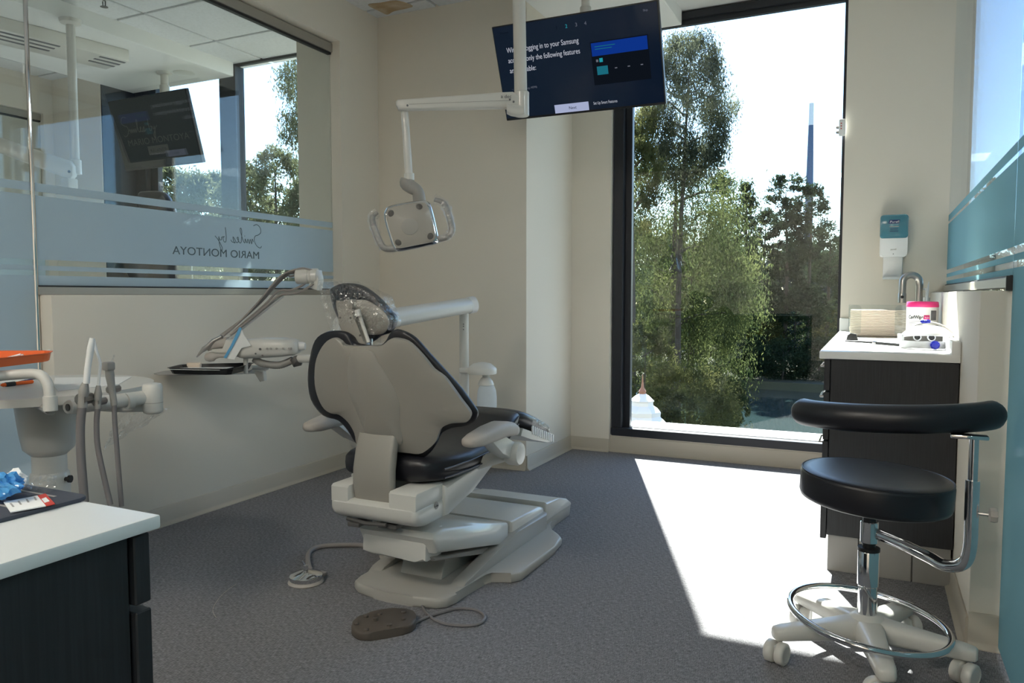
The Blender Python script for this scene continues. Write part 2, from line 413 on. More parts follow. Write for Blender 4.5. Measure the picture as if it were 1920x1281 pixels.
# windows to the outside ------------------------------------------------
def window(name, x0, x1, y, z0, z1, mull=(), fw=.105, ledge=True):
    f = MB()
    d0, d1 = y, y + .09
    f.box(x0, x0 + fw * .6, d0, d1, z0, z1, .003, 1); f.box(x0 + fw * .6, x0 + fw, d0 + .045, d1, z0, z1, .003, 1)
    f.box(x1 - fw * .15, x1, d0 + .02, d1, z0, z1)
    f.box(x0, x1, d0 - .012, d1 - .03, z0, z0 + .05, .003, 1)
    f.box(x0, x1, d0 + .02, d0 + .05, z1, z1 + .07); f.box(x0, x1, d0, d0 + .05, z1 + .03, z1 + .07)
    fr = f.build(name, M['dframe']); fr['kind'] = 'structure'
    edges = [x0] + [m for m, _ in mull] + [x1]
    for m, mw in mull:
        o = MB().box(m - mw / 2, m + mw / 2, d0, d1, z0, z1, .003, 1).build('mullion', M['dframe'], fr)
    for a, b in zip(edges[:-1], edges[1:]):
        bx(a + .01, b - .01, y + .066, y + .074, z0 + .01, z1 + .05).build('pane', M['wglass'], fr)
    if ledge: bx(x0 + fw * .6, x1, y + .05, y + .30, z0 + .02, z0 + .055, .004, 1).build('ledge', M['ledge'], fr)
    return fr
window('window_1', -1.495, -.17, 4.60, .105, 2.608)
w2_ = window('window_2', -5.285, -3.20, 4.16, .105, 2.655, mull=((-4.29, .16),), fw=.2)
bx(-5.29, -5.275, 3.884, 4.17, 0, 2.66).build('jamb_panel', M['dframe'], w2_)
window('window_3', -9.0, -6.62, 4.16, .105, 2.40, mull=((-7.6, .1),))
window('window_4', .415, 1.9, 4.60, .105, 2.608, fw=.02)
# small white roller-shade bracket on the window reveal
t = thing('shade_bracket', on(1578, 240, 'y', 4.55), 'small white plastic bracket with two knobs on the right window reveal', 'bracket')
b = on(1578, 240, 'y', 4.55)
bx(b.x - .014, -.168, 4.53, 4.57, b.z - .042, b.z + .045, .006).build('housing', M['wplast'], t)
for dz in (-.022, .004): MB().lathe([(.008, 0), (.008, .012), (.005, .016)], (b.x - .012, 4.55, b.z + dz), (-1, 0, 0), 10).build('knob', M['grey'], t)
for dz in (-.01, .004, .018): MB().box(b.x - .004, b.x + .002, 4.5285, 4.532, b.z + dz, b.z + dz + .006).build('mark', M['red'], t)

# interior glass partitions ---------------------------------------------
BANDS = [(1.385, 1.416), (1.132, 1.370), (1.092, 1.110)]
def partition(name, x, ya, yb, yc, top=2.375, side=1, zb=1.012):
    # ya..yb is the panel over the half wall, yc..ya the full height panel nearer the camera
    fr = MB().box(x - .022, x + .022, yc, yb, top, top + .047).build(name, M['rail']); fr['kind'] = 'structure'
    MB().box(x - .012, x + .012, yc, yb, top - .012, top).build('gasket', M['chan'], fr)
    MB().box(x - .022, x + .022, ya, yb, zb - .012, zb + .018, .002, 1).build('sill_rail', M['rail'], fr)
    MB().box(x - .012, x + .012, ya, yb, zb + .018, zb + .024).build('gasket', M['chan'], fr)
    bx(x - .005, x + .005, ya + .004, yb, zb + .01, top + .01).build('pane', M['pglass' if side > 0 else 'pglassr'], fr)
    bx(x - .005, x + .005, yc, ya - .004, .01, top + .01).build('pane', M['pglass' if side > 0 else 'pglassr'], fr)
    for z0, z1 in BANDS + [(zb + .024, 1.073)]:
        bx(x + side * .0058 - .0005, x + side * .0058 + .0005, ya + .005, yb, z0, z1).build('frosted_band', M['frost' if side > 0 else 'frostt'], fr)
    for z0, z1 in BANDS + [(.012, 1.073)]:
        bx(x + side * .0058 - .0005, x + side * .0058 + .0005, yc, ya - .005, z0, z1).build('frosted_band', M['frost' if side > 0 else 'frostt'], fr)
    return fr
pl = partition('window_5', -2.835, 1.79, 3.515, -1.2)
MB().tube([(-2.83, 1.79, .01), (-2.83, 1.79, 2.37)], .008, 10).build('chrome_edge_strip', M['chrome'], pl)
partition('window_6', -5.89, 1.79, 3.80, -1.2, 2.35)
pr = partition('window_7', .345, 2.46, 4.585, -1.2, side=-1, zb=1.03, top=2.62)
MB().box(.323, .367, 2.452, 2.462, 1.012, 1.052).build('end_cap', M['black'], pr)

# mirrored lettering cut out of the frosted band (it is read from the neighbouring room)
gx = -2.8283
def stroke(P, wd, m, parent, o, xd, zd, s, name='script_lettering', nx=(1, 0, 0)):
    P3 = catmull([Vector(o) + Vector(xd) * (x * s) + Vector(zd) * (y * s) for x, y in P], 5)
    n = Vector(nx); R = []
    for i, p in enumerate(P3):
        t = (P3[min(i + 1, len(P3) - 1)] - P3[max(i - 1, 0)]).normalized(); b = n.cross(t) * wd / 2
        R.append([p + b - n * .0003, p - b - n * .0003, p - b + n * .0003, p + b + n * .0003])
    return MB().rings(R).build(name, m, parent, 0)
SCRIPT = [  # "Smiles by" as running strokes
    [(1.5, 3.05), (.9, 3.25), (.35, 2.9), (.25, 2.3), (.7, 1.95), (1.25, 1.75), (1.4, 1.2), (1.0, .55), (.4, .3), (.15, .55)],
    [(1.55, 1.0), (1.75, 1.35), (1.85, .75), (2.1, 1.3), (2.25, .75), (2.5, 1.3), (2.65, .8), (2.95, 1.3), (3.0, .8), (3.3, 1.1), (3.75, 2.3), (3.65, 2.6), (3.5, 2.2), (3.6, .95), (3.85, .75), (4.15, 1.1), (4.3, 1.35), (4.1, 1.4), (4.1, .9), (4.4, .75), (4.75, 1.25), (4.95, 1.4), (4.85, .9), (4.6, .7), (5.1, .8), (5.3, 1.05)],
    [(3.0, 1.62), (3.03, 1.7)],
    [(6.15, 2.5), (6.05, 1.6), (6.1, .8), (6.4, .75), (6.55, 1.2), (6.3, 1.35), (6.75, 1.25), (6.8, .95), (7.05, .95), (7.2, 1.3), (7.1, .3), (6.8, -.35), (6.7, 0), (7.3, .9), (7.8, 1.35)]]
pR = on(487, 487, 'x', gx); pL = on(325, 475, 'x', gx); span = pR.y - pL.y
text('MARIO MONTOYA', .052, (gx + .0004, pR.y, 1.182), (0, -1, 0), (0, 0, 1), M['clear'], pl, 'lettering', fit=span)
s0 = on(490, 462, 'x', gx)
for P in SCRIPT: stroke(P, .0032, M['clear'], pl, (gx + .0004, pR.y + .02, 1.226), (0, -1, 0), (0, 0, 1), span * .075)

# ================================================================ DENTAL CHAIR
XC = -1.41
chair = thing('dental_chair', (XC, 2.4, 0), 'dental patient chair with black cushions and warm grey back shell in the room centre', 'dental chair')
TB = math.radians(15); NB = Vector((0, math.cos(TB), math.sin(TB))); WB = Vector((0, -math.sin(TB), math.cos(TB)))
def bsurf(yb):
    return lambda u, w_, n: Vector((XC, yb, .40)) + Vector((1, 0, 0)) * u + WB * w_ + NB * (n + .25 * u * u)
Rs = [(.11, .484), (.15, .475), (.18, .447), (.205, .414), (.225, .385), (.255, .361), (.279, .323), (.298, .289), (.321, .25), (.318, .23), (.305, .216), (.278, .213), (.248, .209), (.22, .194), (.207, .173), (.193, .147), (.163, .12), (.128, .102), (.068, .103)]
Ls = [(-.117, .478), (-.15, .469), (-.191, .434), (-.224, .385), (-.245, .315), (-.242, .262), (-.224, .227), (-.193, .214), (-.161, .213), (-.128, .19), (-.11, .154), (-.109, .117), (-.085, .098)]
Nn = [(-.095, .469), (-.074, .455), (.041, .457), (.07, .467), (.088, .479)]
def o2(P, n=3): return [(p.x, p.y) for p in catmull([(a, b, 0) for a, b in P], n, True)]
shell_o = o2(Nn + Rs + Ls[::-1])
mb = MB().pad(shell_o, bsurf(2.02), lambda f: .012, lambda f: -.012 * (1 - f ** 6))
back_shell = mb.build('back_shell', M['beige'], chair, 60)
cR = [(.09, .507), (.126, .504), (.164, .482), (.206, .429), (.248, .376), (.289, .322), (.32, .268), (.331, .243), (.321, .218), (.287, .2), (.241, .192), (.202, .17), (.174, .127), (.142, .093), (.096, .077), (.028, .076)]
cL = [(-.085, .495), (-.128, .5), (-.177, .493), (-.225, .465), (-.265, .404), (-.298, .321), (-.303, .249), (-.271, .204), (-.239, .191), (-.192, .186), (-.159, .157), (-.13, .11), (-.08, .08)]
cush_o = o2([(-.06, .465), (0, .455), (.05, .465)] + cR + cL[::-1])
MB().pad(cush_o, bsurf(2.043), lambda f: .05 * (1 - f ** 4) + .012, lambda f: -.014 + .014 * f ** 6).build('backrest', M['vinyl'], chair, 70)
spine_o = o2([(-.05, .443), (-.012, .447), (.026, .443), (.045, .406), (.067, .367), (.09, .314), (.097, .264), (.085, .197), (.079, .135), (.0, .12), (-.06, .13), (-.058, .17), (-.074, .237), (-.089, .293), (-.08, .37)])
MB().pad(spine_o, bsurf(2.008), lambda f: .004, lambda f: -.022 * (1 - f ** 3)).build('spine_cover', M['beige'], chair, 60)
# neck that carries the back
mb = MB(); R = []
for y, z, hw in ((1.972, .56, .070), (1.955, .51, .073), (1.942, .45, .074), (1.94, .40, .074), (1.95, .352, .074)):
    R.append([Vector((-1.412 + u, y + v, z)) for u, v in sell(hw, .02, 20, 5)])
mb.rings(R); mb.build('back_support', M['beige'], chair, 50)
# hinge block with a slot for the support
mb = MB()
mb.prism([(1.915, .352), (1.902, .342), (1.902, .318), (1.912, .300), (1.932, .288), (1.965, .281), (2.08, .281), (2.08, .352)], 'x', -1.56, -1.232, .022, 3)
mb.prism([(1.905, .34), (1.905, .39), (1.915, .398), (2.07, .398), (2.07, .34)], 'x', -1.558, -1.488, .009)
mb.prism([(1.905, .34), (1.905, .39), (1.915, .398), (2.07, .398), (2.07, .34)], 'x', -1.336, -1.234, .009)
hb = mb.build('hinge_block', M['white'], chair, 40)
MB().lathe([(.012, 0), (.012, .002)], (-1.233, 2.02, .335), (1, 0, 0), 16).build('emblem', M['grey'], hb)
text('a dec', .011, (-1.2305, 2.008, .331), (0, 1, 0), (0, 0, 1), M['print'], hb)
mb = MB()
mb.tube([(-1.51, 1.93, .283), (-1.44, 1.925, .277), (-1.36, 1.93, .28)], .007, 8)
mb.box(-1.50, -1.455, 1.915, 1.99, .262, .276, .003); mb.box(-1.40, -1.33, 1.94, 2.0, .264, .279, .003)
mb.build('release_lever', M['dgrey'], chair)
# seat frame wedge
MB().prism([(2.06, .392), (2.06, .29), (2.085, .288), (2.24, .33), (2.40, .385), (2.47, .425), (2.42, .425)], 'x', -1.60, -1.222, .012).build('seat_frame', M['white'], chair, 40)
# seat and legrest cushions
mb = MB()
SEC = [(1.985, .447, .09, .012), (1.99, .447, .13, .030), (2.005, .446, .165, .042), (2.06, .443, .195, .046), (2.12, .442, .21, .047), (2.2, .44, .215, .047), (2.33, .447, .216, .047), (2.42, .472, .216, .046), (2.50, .508, .215, .042), (2.56, .53, .212, .034), (2.59, .535, .20, .022), (2.60, .535, .17, .008)]
mb.rings([[Vector((XC + u, y + v * .3 * (1 if y > 2.4 else 0), z + v)) for u, v in sell(a, b, 28, 4)] for y, z, a, b in SEC])
seat = mb.build('seat', M['vinyl'], chair, 60)
for s_ in (.012, -.016):
    MB().tube([(XC + .217 if abs(y - 2.2) < .3 else XC + a, y, z + s_) for y, z, a, b in SEC[2:-2]], .003, 6, sm=3).build('piping', M['vinyl'], seat)
mb = MB()
LEG = [(2.585, .537, .15, .006), (2.595, .535, .19, .02), (2.63, .527, .208, .03), (2.70, .503, .21, .034), (2.80, .468, .208, .032), (2.90, .432, .20, .03), (2.95, .414, .17, .027), (2.975, .404, .12, .02), (2.985, .40, .06, .01)]
mb.rings([[Vector((XC - .005 + u, y + v * .35, z + v)) for u, v in sell(a, b, 28, 4)] for y, z, a, b in LEG])
leg = mb.build('legrest', M['vinyl'], chair, 60)
mb = MB(); mb.prism([(2.62, .488), (2.72, .455), (2.90, .40), (2.93, .385), (2.86, .388), (2.70, .43), (2.6, .46)], 'x', XC - .16, XC + .205, .006)
mb.build('legrest_pan', M['white'], leg)
mb = MB()
for k in range(12):
    y = 2.70 + k * .019; mb.box(XC + .203, XC + .2085, y, y + .009, .503 - (y - 2.70) * .33 - .052, .503 - (y - 2.70) * .33 - .020)
mb.build('film_reflection_ribs', M['wplast'], leg)  # white ribs put in for reflections on the plastic toe cover
mb = MB(); mb.rings([[Vector((XC - .005 + u, y + v * .35, z + v)) for u, v in sell(a + .004, b + .004, 28, 4)] for y, z, a, b in LEG[3:]], cap=False)
mb.build('toe_cover_film', M['clearp'], leg, 60)
# armrests
for sx in (1, -1):
    X = lambda x: XC + sx * (x - XC)
    mb = MB(); R = []
    for y, z, a, b in ((1.985, .552, .012, .008), (1.995, .552, .026, .016), (2.04, .553, .036, .022), (2.12, .558, .041, .026), (2.2, .56, .042, .027), (2.26, .552, .040, .025), (2.288, .545, .034, .02), (2.296, .543, .018, .01)):
        R.append([Vector((X(-1.10) + u, y, z + v)) for u, v in sell(a, b, 20, 2.8)])
    mb.rings(R); ar = mb.build('armrest', M['arm'], chair, 60)
    mb = MB(); mb.prism([(2.09, .545), (2.19, .55), (2.30, .50), (2.31, .455), (2.27, .445), (2.20, .48)], 'x', X(-1.135), X(-1.085), .008)
    mb.build('armrest_link', M['white'], ar)
    mb = MB(); mb.lathe([(.02, -.03), (.036, -.028), (.040, -.02), (.040, .012), (.036, .02), (.012, .023)], (X(-1.085), 2.295, .463), (sx, 0, 0), 28)
    mb.build('armrest_hub', M['white'], ar)
    MB().tube([(X(-1.10), 2.295, .463), (X(-1.22), 2.27, .42)], .022, 14).build('armrest_pivot', M['white'], ar)
# headrest
hs = lambda y0: (lambda u, w_, n: Vector((u, y0 + n - (w_ - .94) * .12, w_)))
Hc = [(-1.617, 1.014), (-1.616, .985), (-1.608, .952), (-1.592, .917), (-1.574, .891), (-1.547, .847), (-1.51, .84), (-1.472, .849), (-1.441, .867), (-1.402, .879), (-1.381, .903), (-1.378, .929), (-1.403, .958), (-1.444, .997), (-1.486, 1.025), (-1.528, 1.037), (-1.571, 1.036), (-1.604, 1.025)]
Hs = [(-1.582, .98), (-1.584, .953), (-1.574, .922), (-1.553, .892), (-1.505, .875), (-1.457, .872), (-1.411, .876), (-1.388, .899), (-1.384, .921), (-1.4, .946), (-1.433, .968), (-1.471, .984), (-1.514, .982), (-1.551, .98)]
hd = MB().pad(o2(Hc), hs(2.0), lambda f: .07 * (1 - f ** 4) + .022, lambda f: -.012 * (1 - f ** 8)).build('headrest', M['vinyl'], chair, 70)
MB().pad(o2(Hs), hs(1.985), lambda f: .004, lambda f: -.010 * (1 - f ** 5)).build('headrest_shell', M['beige'], hd, 60)
mb = MB()
mb.prism([(-1.551, .945), (-1.535, .957), (-1.505, .957), (-1.489, .945), (-1.478, .90), (-1.446, .855), (-1.443, .84), (-1.512, .84), (-1.528, .885), (-1.549, .905)], 'y', 1.945, 1.972, .005)
mb.box(-1.535, -1.50, 1.955, 1.985, .955, .985, .004)
mb.build('headrest_yoke', M['beige'], hd, 40)
mb = MB(); mb.tube([(-1.474, 1.953, .945), (-1.436, 1.953, .85)], .006, 8); mb.tube([(-1.476, 1.95, .952), (-1.470, 1.95, .932)], .010, 10)
mb.build('locking_lever', M['white'], hd)
MB().box(-1.505, -1.450, 1.985, 1.995, .80, .86, .002).build('headrest_bar', M['steel'], hd)
for q in ((-1.54, .927), (-1.499, .927), (-1.463, .872)): MB().lathe([(.0035, 0), (.0035, .002)], (q[0], 1.9455, q[1]), (0, -1, 0), 8).build('screw', M['dgrey'], hd)
# floor base, lift covers
half = [(0.0, 1.995), (.10, 2.0), (.175, 2.012), (.205, 2.035), (.217, 2.085), (.212, 2.27), (.225, 2.305), (.30, 2.312), (.325, 2.345), (.322, 2.65), (.31, 2.76), (.28, 2.80), (.225, 2.83), (.19, 2.90), (.19, 3.0)]
pl_o = [(XC + a, b) for a, b in half] + [(-2.772 - (XC + a), b) for a, b in half[::-1][:-1]]
MB().prism(pl_o, 'z', .0, .034, .010, 2).build('base_plate', M['basep'], chair, 40)
for x in (-1.585, -1.255):
    MB().prism([(2.12, .025), (2.16, .045), (2.45, .085), (2.56, .10), (2.85, .10), (2.85, .025)], 'x', x, x + .055, .012).build('base_rail', M['basep'], chair, 40)
MB().prism([(-1.505, .158), (-1.50, .245), (-1.47, .255), (-1.28, .255), (-1.255, .25), (-1.258, .155), (-1.30, .150), (-1.46, .150)], 'y', 1.995, 2.10, .010).build('rear_cover', M['white'], chair, 40)
MB().prism([(2.012, .182), (1.985, .235), (2.0, .252), (2.06, .252), (2.30, .198), (2.53, .140), (2.53, .068), (2.48, .074)], 'x', -1.515, -1.222, .016, 3).build('lift_cover', M['white'], chair, 40)
MB().prism([(2.02, .165), (2.48, .066), (2.53, .06), (2.53, .045), (2.40, .06), (2.03, .15)], 'x', -1.50, -1.245, .006).build('lift_underside', M['grey'], chair, 40)
MB().prism([(2.545, .03), (2.545, .142), (2.82, .128), (2.86, .115), (2.86, .03)], 'x', -1.60, -1.218, .016, 3).build('middle_cover', M['white'], chair, 40)
MB().prism([(2.875, .045), (2.875, .132), (3.03, .112), (3.12, .088), (3.17, .06), (3.175, .045)], 'x', -1.60, -1.218, .014, 3).build('toe_cover', M['white'], chair, 40)
MB().prism([(2.88, 0), (2.88, .05), (3.175, .05), (3.16, .0)], 'x', -1.597, -1.221, .006).build('toe_base', M['basep'], chair, 40)
MB().prism([(2.16, .03), (2.5, .03), (2.5, .085), (2.20, .12)], 'x', -1.47, -1.30, .01).build('lift_arm', M['basep'], chair)
MB().lathe([(.008, 0), (.008, .003)], (-1.2175, 2.60, .06), (1, 0, 0), 10).build('screw', M['dgrey'], chair)
# clear sleeve over the headrest
sl_ = thing('plastic_headrest_sleeve', (-1.5, 1.98, .80), 'crinkled clear plastic sleeve pulled over the chair headrest', 'plastic cover')
mb = MB(); rnd = random.Random(3)
So = o2([(-1.622, 1.02), (-1.63, 1.05), (-1.60, 1.035), (-1.57, 1.042), (-1.526, 1.042), (-1.484, 1.030), (-1.43, 1.01), (-1.395, .99), (-1.392, .96), (-1.373, .93), (-1.376, .90), (-1.40, .876), (-1.428, .862), (-1.44, .83), (-1.452, .818), (-1.51, .825), (-1.585, .842), (-1.590, .88), (-1.60, .917), (-1.612, .952), (-1.62, .985)])
mb.pad(So, hs(2.0), lambda f: .06 * (1 - f ** 4) + .035, lambda f: -.052 - .006 * math.sin(40 * f) * (f < .95) + .04 * (f > .98))
for v in mb.bm.verts: v.co += Vector((rnd.uniform(-1, 1), rnd.uniform(-1, 1) * 1.4, rnd.uniform(-1, 1))) * .0028
mb.build('film', M['clearp'], sl_, 0)

# foot controls
disc = thing('foot_control', on(574, 1092, 'z', 0), 'round chrome foot control disc with grey hose beside the chair base', 'foot control')
c = on(574, 1092, 'z', 0)
MB().lathe([(.060, 0), (.062, .004), (.058, .010), (.05, .012)], c, n=36).build('base_ring', M['arm'], disc)
MB().lathe([(.054, .010), (.0565, .014), (.0565, .026), (.053, .030), (.02, .040), (.008, .044), (.008, .060), (.006, .062)], c, n=36).build('disc', M['chrome'], disc)
MB().tube([c + Vector((-.002, 0, .058)), c + Vector((-.012, -.004, .076))], .0022, 8).build('toggle', M['steel'], disc)
MB().box(c.x + .0, c.x + .045, c.y + .035, c.y + .06, .012, .026, .004).build('hose_fitting', M['hose'], disc)
MB().tube([c + Vector((.02, .05, .018)), on(582, 1068, 'z', .02), on(578, 1040, 'z', .012), on(596, 1026, 'z', .010), on(640, 1022, 'z', .010), on(690, 1024, 'z', .010), (-1.55, 2.3, .04)], .009, 10, sm=5).build('hose', M['hose'], disc)
ped = thing('foot_pedal', on(718, 1175, 'z', 0), 'brown rubber foot pedal with round buttons lying in front of the chair', 'foot pedal')
pc = on(718, 1170, 'z', 0)
ko = [on(x, y, 'z', .022) for x, y in o2([(659, 1178), (664, 1165), (680, 1154), (705, 1147), (740, 1142), (765, 1143), (777, 1150), (780, 1161), (772, 1173), (745, 1180), (705, 1187), (676, 1189)])]
MB().prism([(p.x, p.y) for p in ko], 'z', 0, .026, .006, 2).build('body', M['brown'], ped, 50)
for x, y, h in ((668, 1169, .004), (686, 1155, .004), (712, 1150, .004), (757, 1147, .004), (756, 1160, .004), (730, 1171, .004), (687, 1180, .004), (704, 1162, .010)):
    MB().lathe([(.0075, 0), (.0075, h), (.005, h + .002)], on(x, y + 2, 'z', .026), n=14).build('button', M['brown'], ped)
MB().tube([on(x, y, 'z', .006) for x, y in ((778, 1168), (800, 1158), (830, 1148), (862, 1141), (895, 1145), (909, 1158), (895, 1171), (860, 1173), (828, 1168), (805, 1155), (791, 1135), (790, 1112), (800, 1092))] + [on(818, 1075, 'z', .04), on(838, 1058, 'z', .05), Vector((-1.42, 2.30, .08))], .0048, 8, sm=5).build('cord', M['hosed'], ped)
hair = on(420, 1115, 'z', 0)
tag(MB().tube([on(x, y, 'z', .0012) for x, y in ((443, 1095), (420, 1112), (405, 1130), (399, 1145), (405, 1158))], .00035, 5, sm=5).build('loose_thread', M['kraft'], None), 'thin pale thread curled on the carpet', 'thread')

# ================================================================ OPERATORY LIGHT
Z = lambda ox, oy, k: (lambda x, y, d: at(ox + x / k, oy + y / k, d))
def patch(mb, P, th, away):          # solid from a world-space polygon, thickened along 'away'
    A = [mb.bm.verts.new(p) for p in P]; B = [mb.bm.verts.new(Vector(p) + away * th) for p in P]; n = len(P)
    mb.bm.faces.new(A); mb.bm.faces.new(B[::-1])
    for i in range(n): mb.bm.faces.new((A[i], B[i], B[(i + 1) % n], A[(i + 1) % n]))
    return mb
def opoly(P, n=4): return catmull(P, n, True)
DL = 3.0
lt = thing('operatory_light', at(970, 100, DL), 'white ceiling mounted dental lamp on a jointed arm above the patient chair', 'dental lamp')
pt, pb = at(963 + 10, 0, DL), at(977, 205, DL)
top = pt + (pt - pb) * ((2.62 - pt.z) / (pt.z - pb.z))
MB().tube([top, pb], .0255, 24).build('pole', M['white'], lt)
MB().lathe([(.07, 0), (.075, .02), (.06, .045), (.03, .06), (.026, .07)], top + Vector((0, 0, .07)), (0, 0, -1), 28).build('ceiling_rosette', M['white'], lt)
MB().lathe([(.027, 0), (.030, .003), (.030, .092), (.026, .096)], at(978, 218, DL), (0, 0, 1), 24).build('pole_collar', M['white'], lt)
arm = MB()
L4 = Z(660, 160, 3.883)
# the arm: tapering rounded beam
R = []
for px, yt, yb_, dd in ((744, 192, 201, 2.985), (747, 188, 207, 2.98), (760, 187.5, 207.5, 2.98), (850, 181, 206, 2.98), (940, 174.5, 204, 2.985), (962, 173.5, 205, 2.99), (970, 180, 203, 2.99), (975, 188, 198, 2.995)):
    ce = at(px, (yt + yb_) / 2, dd); h = (at(px, yt, dd) - at(px, yb_, dd)).length / 2
    R.append([ce + FH * u + Vector((0, 0, v)) for u, v in sell(.022, h, 18, 4)])
arm.rings(R); am = arm.build('arm', M['white'], lt, 50)
R = []
for px, yt, yb_ in ((950, 196, 212), (958, 198, 216), (975, 200, 219), (982, 202, 218)):
    ce = at(px, (yt + yb_) / 2, 2.985); h = (at(px, yt, DL) - at(px, yb_, DL)).length / 2
    R.append([ce + FH * u + Vector((0, 0, v)) for u, v in sell(.026, h, 18, 5)])
MB().rings(R).build('arm_hinge', M['white'], am, 50)
for q in ((764, 198), (956, 187), (963, 191)): MB().lathe([(.004, 0), (.004, .003)], at(*q, 2.953), -FW, 10).build('screw', M['print'], am)
text('a dec', .020, at(939, 184, 2.957), RT, Vector((0, 0, 1)), M['print'], am)
sb = MB(); sb.tube([at(767, 195.5, 2.957), at(955, 188, 2.957)], .0008, 5); sb.build('seam', M['grey'], am)
MB().tube([at(758, 200, DL), at(767, 332, DL)], .0150, 18).build('drop_tube', M['white'], lt)
MB().lathe([(.018, 0), (.0195, .002), (.0195, .026), (.017, .028)], at(767.5, 338, DL), (0, 0, 1), 20).build('collar', M['white'], lt)
MB().tube([L4(405, 690, DL), L4(400, 715, DL), L4(430, 740, DL), L4(478, 775, DL), L4(492, 850, DL + .02)], [.027, .029, .027, .024, .026], 18, sm=4).build('knuckle', M['grey'], lt, 60)
face = [(250, 905), (275, 880), (390, 855), (500, 840), (545, 850), (570, 890), (600, 1010), (618, 1110), (605, 1140), (560, 1155), (430, 1182), (335, 1198), (305, 1180), (285, 1130), (245, 1000), (238, 940)]
hd_ = MB(); o_ = opoly([L4(x, y, 2.94) for x, y in face], 3); cc = sum(o_, Vector()) / len(o_)
R = [[cc + (p - cc) * s_ + FW * d for p in o_] for s_, d in ((.2, .006), (.80, .006), (.90, .001), (.97, .002), (1.04, .012), (1.05, .03), (1.0, .055), (.8, .075), (.4, .082))]
hd_.rings(R); head = hd_.build('lamp_head', M['chrome'], lt, 50)
fc = MB(); fc.rings([[cc + (p - cc) * s_ + FW * d for p in o_] for s_, d in ((.1, -.004), (.6, -.003), (.93, .0005), (.93, .004))]); fc.build('face_plate', M['beige'], head, 50)
for q in ((287, 935), (490, 890), (568, 1098), (340, 1143)):
    MB().lathe([(.016, 0), (.0185, .003), (.0185, .006), (.0145, .006), (.0145, .001), (.001, .001)], L4(*q, 2.943), -FW, 22).build('lens_ring', M['beige'], head)
    MB().lathe([(.014, 0), (.0135, .002), (.006, .0045), (.001, .005)], L4(*q, 2.941), -FW, 18).build('lens', M['dgrey'], head)
MB().lathe([(.033, 0), (.032, .003), (.012, .006), (.001, .006)], L4(422, 1030, 2.9385), -FW, 30).build('sensor_disc', M['grey'], head)
for P in ([(600, 832), (655, 850), (690, 900), (725, 1030), (722, 1075), (690, 1105), (630, 1120), (600, 1125)], [(185, 925), (152, 955), (152, 1010), (185, 1100), (215, 1165), (250, 1190), (310, 1190), (340, 1180)]):
    h = MB().tube([L4(x, y, 2.965) for x, y in P], [.008, .0115, .0125, .0125, .0125, .0125], 14, sm=4).build('handle', M['grey'], lt)
    rr = random.Random(5); s_ = MB().tube([L4(x, y, 2.965) for x, y in P[:-1]], [.022, .019, .017, .017, .018], 10, sm=4)
    for v in s_.bm.verts: v.co += Vector((rr.uniform(-1, 1), rr.uniform(-1, 1), rr.uniform(-1, 1))) * .003
    s_.build('sleeve', M['clearp'], h, 0)

# ================================================================ TELEVISIONS
def tv(name, label, tl, tr, br, bl, th, group=None, dark=False):
    tl, tr, br, bl = map(Vector, (tl, tr, br, bl)); c = (tl + tr + br + bl) / 4
    xd = ((tr - tl) + (br - bl)).normalized(); up = ((tl - bl) + (tr - br)).normalized(); yd = (up - xd * up.dot(xd)).normalized(); nd = xd.cross(yd)
    W_, H_ = ((tr - tl).length + (br - bl).length) / 2, ((tl - bl).length + (tr - br).length) / 2
    Mx = Matrix((xd, yd, nd)).transposed().to_4x4(); Mx.translation = c
    t = thing(name, c, label, 'television', group)
    bx(-W_ / 2, W_ / 2, -H_ / 2, H_ / 2, -.032, -.002, .004, 2, Mx).build('housing', M['black'], t)
    bx(-W_ / 2 + .006, W_ / 2 - .006, -H_ / 2 + .012, H_ / 2 - .006, -.003, 0, 0, 1, Mx).build('screen', M['screen2' if dark else 'screen'], t)
    bx(-.12, .12, -.11, .11, -.07, -.032, .005, 2, Mx).build('mount_plate', M['black'], t)
    return t, Mx, W_, H_, xd, yd, nd
t1, Mx, W_, H_, xd, yd, nd = tv('television', 'large black ceiling hung television showing a blue setup screen near the window',
    on(923, 50, 'y', 3.5), on(1235, 0, 'y', 3.5), on(1247, 195, 'y', 3.68), on(948, 228, 'y', 3.68), .03)
def spt(u, v): return Mx @ Vector(((u - .5) * W_, (.5 - v) * H_, .0006))
def srect(u0, u1, v0, v1, m, name, k=.0004):
    MB().box((u0 - .5) * W_, (u1 - .5) * W_, (.5 - v1) * H_, (.5 - v0) * H_, .0, k, 0, 1, Mx).build(name, m, t1)
for i, l in enumerate(('Without logging in to your Samsung', 'account, only the following features', 'are available:')):
    text(l, .036, spt(.075, .285 + i * .105), xd, yd, M['tvtext'], t1, ex=.0003, fit=(.455, .455, .17)[i] * W_)
for i, l in enumerate(('• Live TV, cable (e.g., HDMI)', '• External devices')):
    text(l, .014, spt(.07, .68 + i * .04), xd, yd, M['tvdim'], t1, ex=.0003, fit=(.165, .10)[i] * W_)
for u, l, m in ((.40, '1', 'tvblk'), (.46, '2', 'tvcyan'), (.52, '3', 'tvdim'), (.575, '4', 'tvdim')): text(l, .024, spt(u, .125), xd, yd, M[m], t1, ex=.0003)
text('Previous', .013, spt(.05, .085), xd, yd, M['tvblk'], t1, ex=.0003)
text('Skip', .014, spt(.915, .085), xd, yd, M['tvdim'], t1, ex=.0003)
srect(.595, .93, .30, .73, M['tvblk'], 'panel', .0002)
srect(.60, .925, .31, .44, M['tvblue'], 'banner'); srect(.62, .74, .345, .352, M['tvteal'], 'banner_line', .0006); srect(.62, .72, .37, .377, M['tvteal'], 'banner_line', .0006)
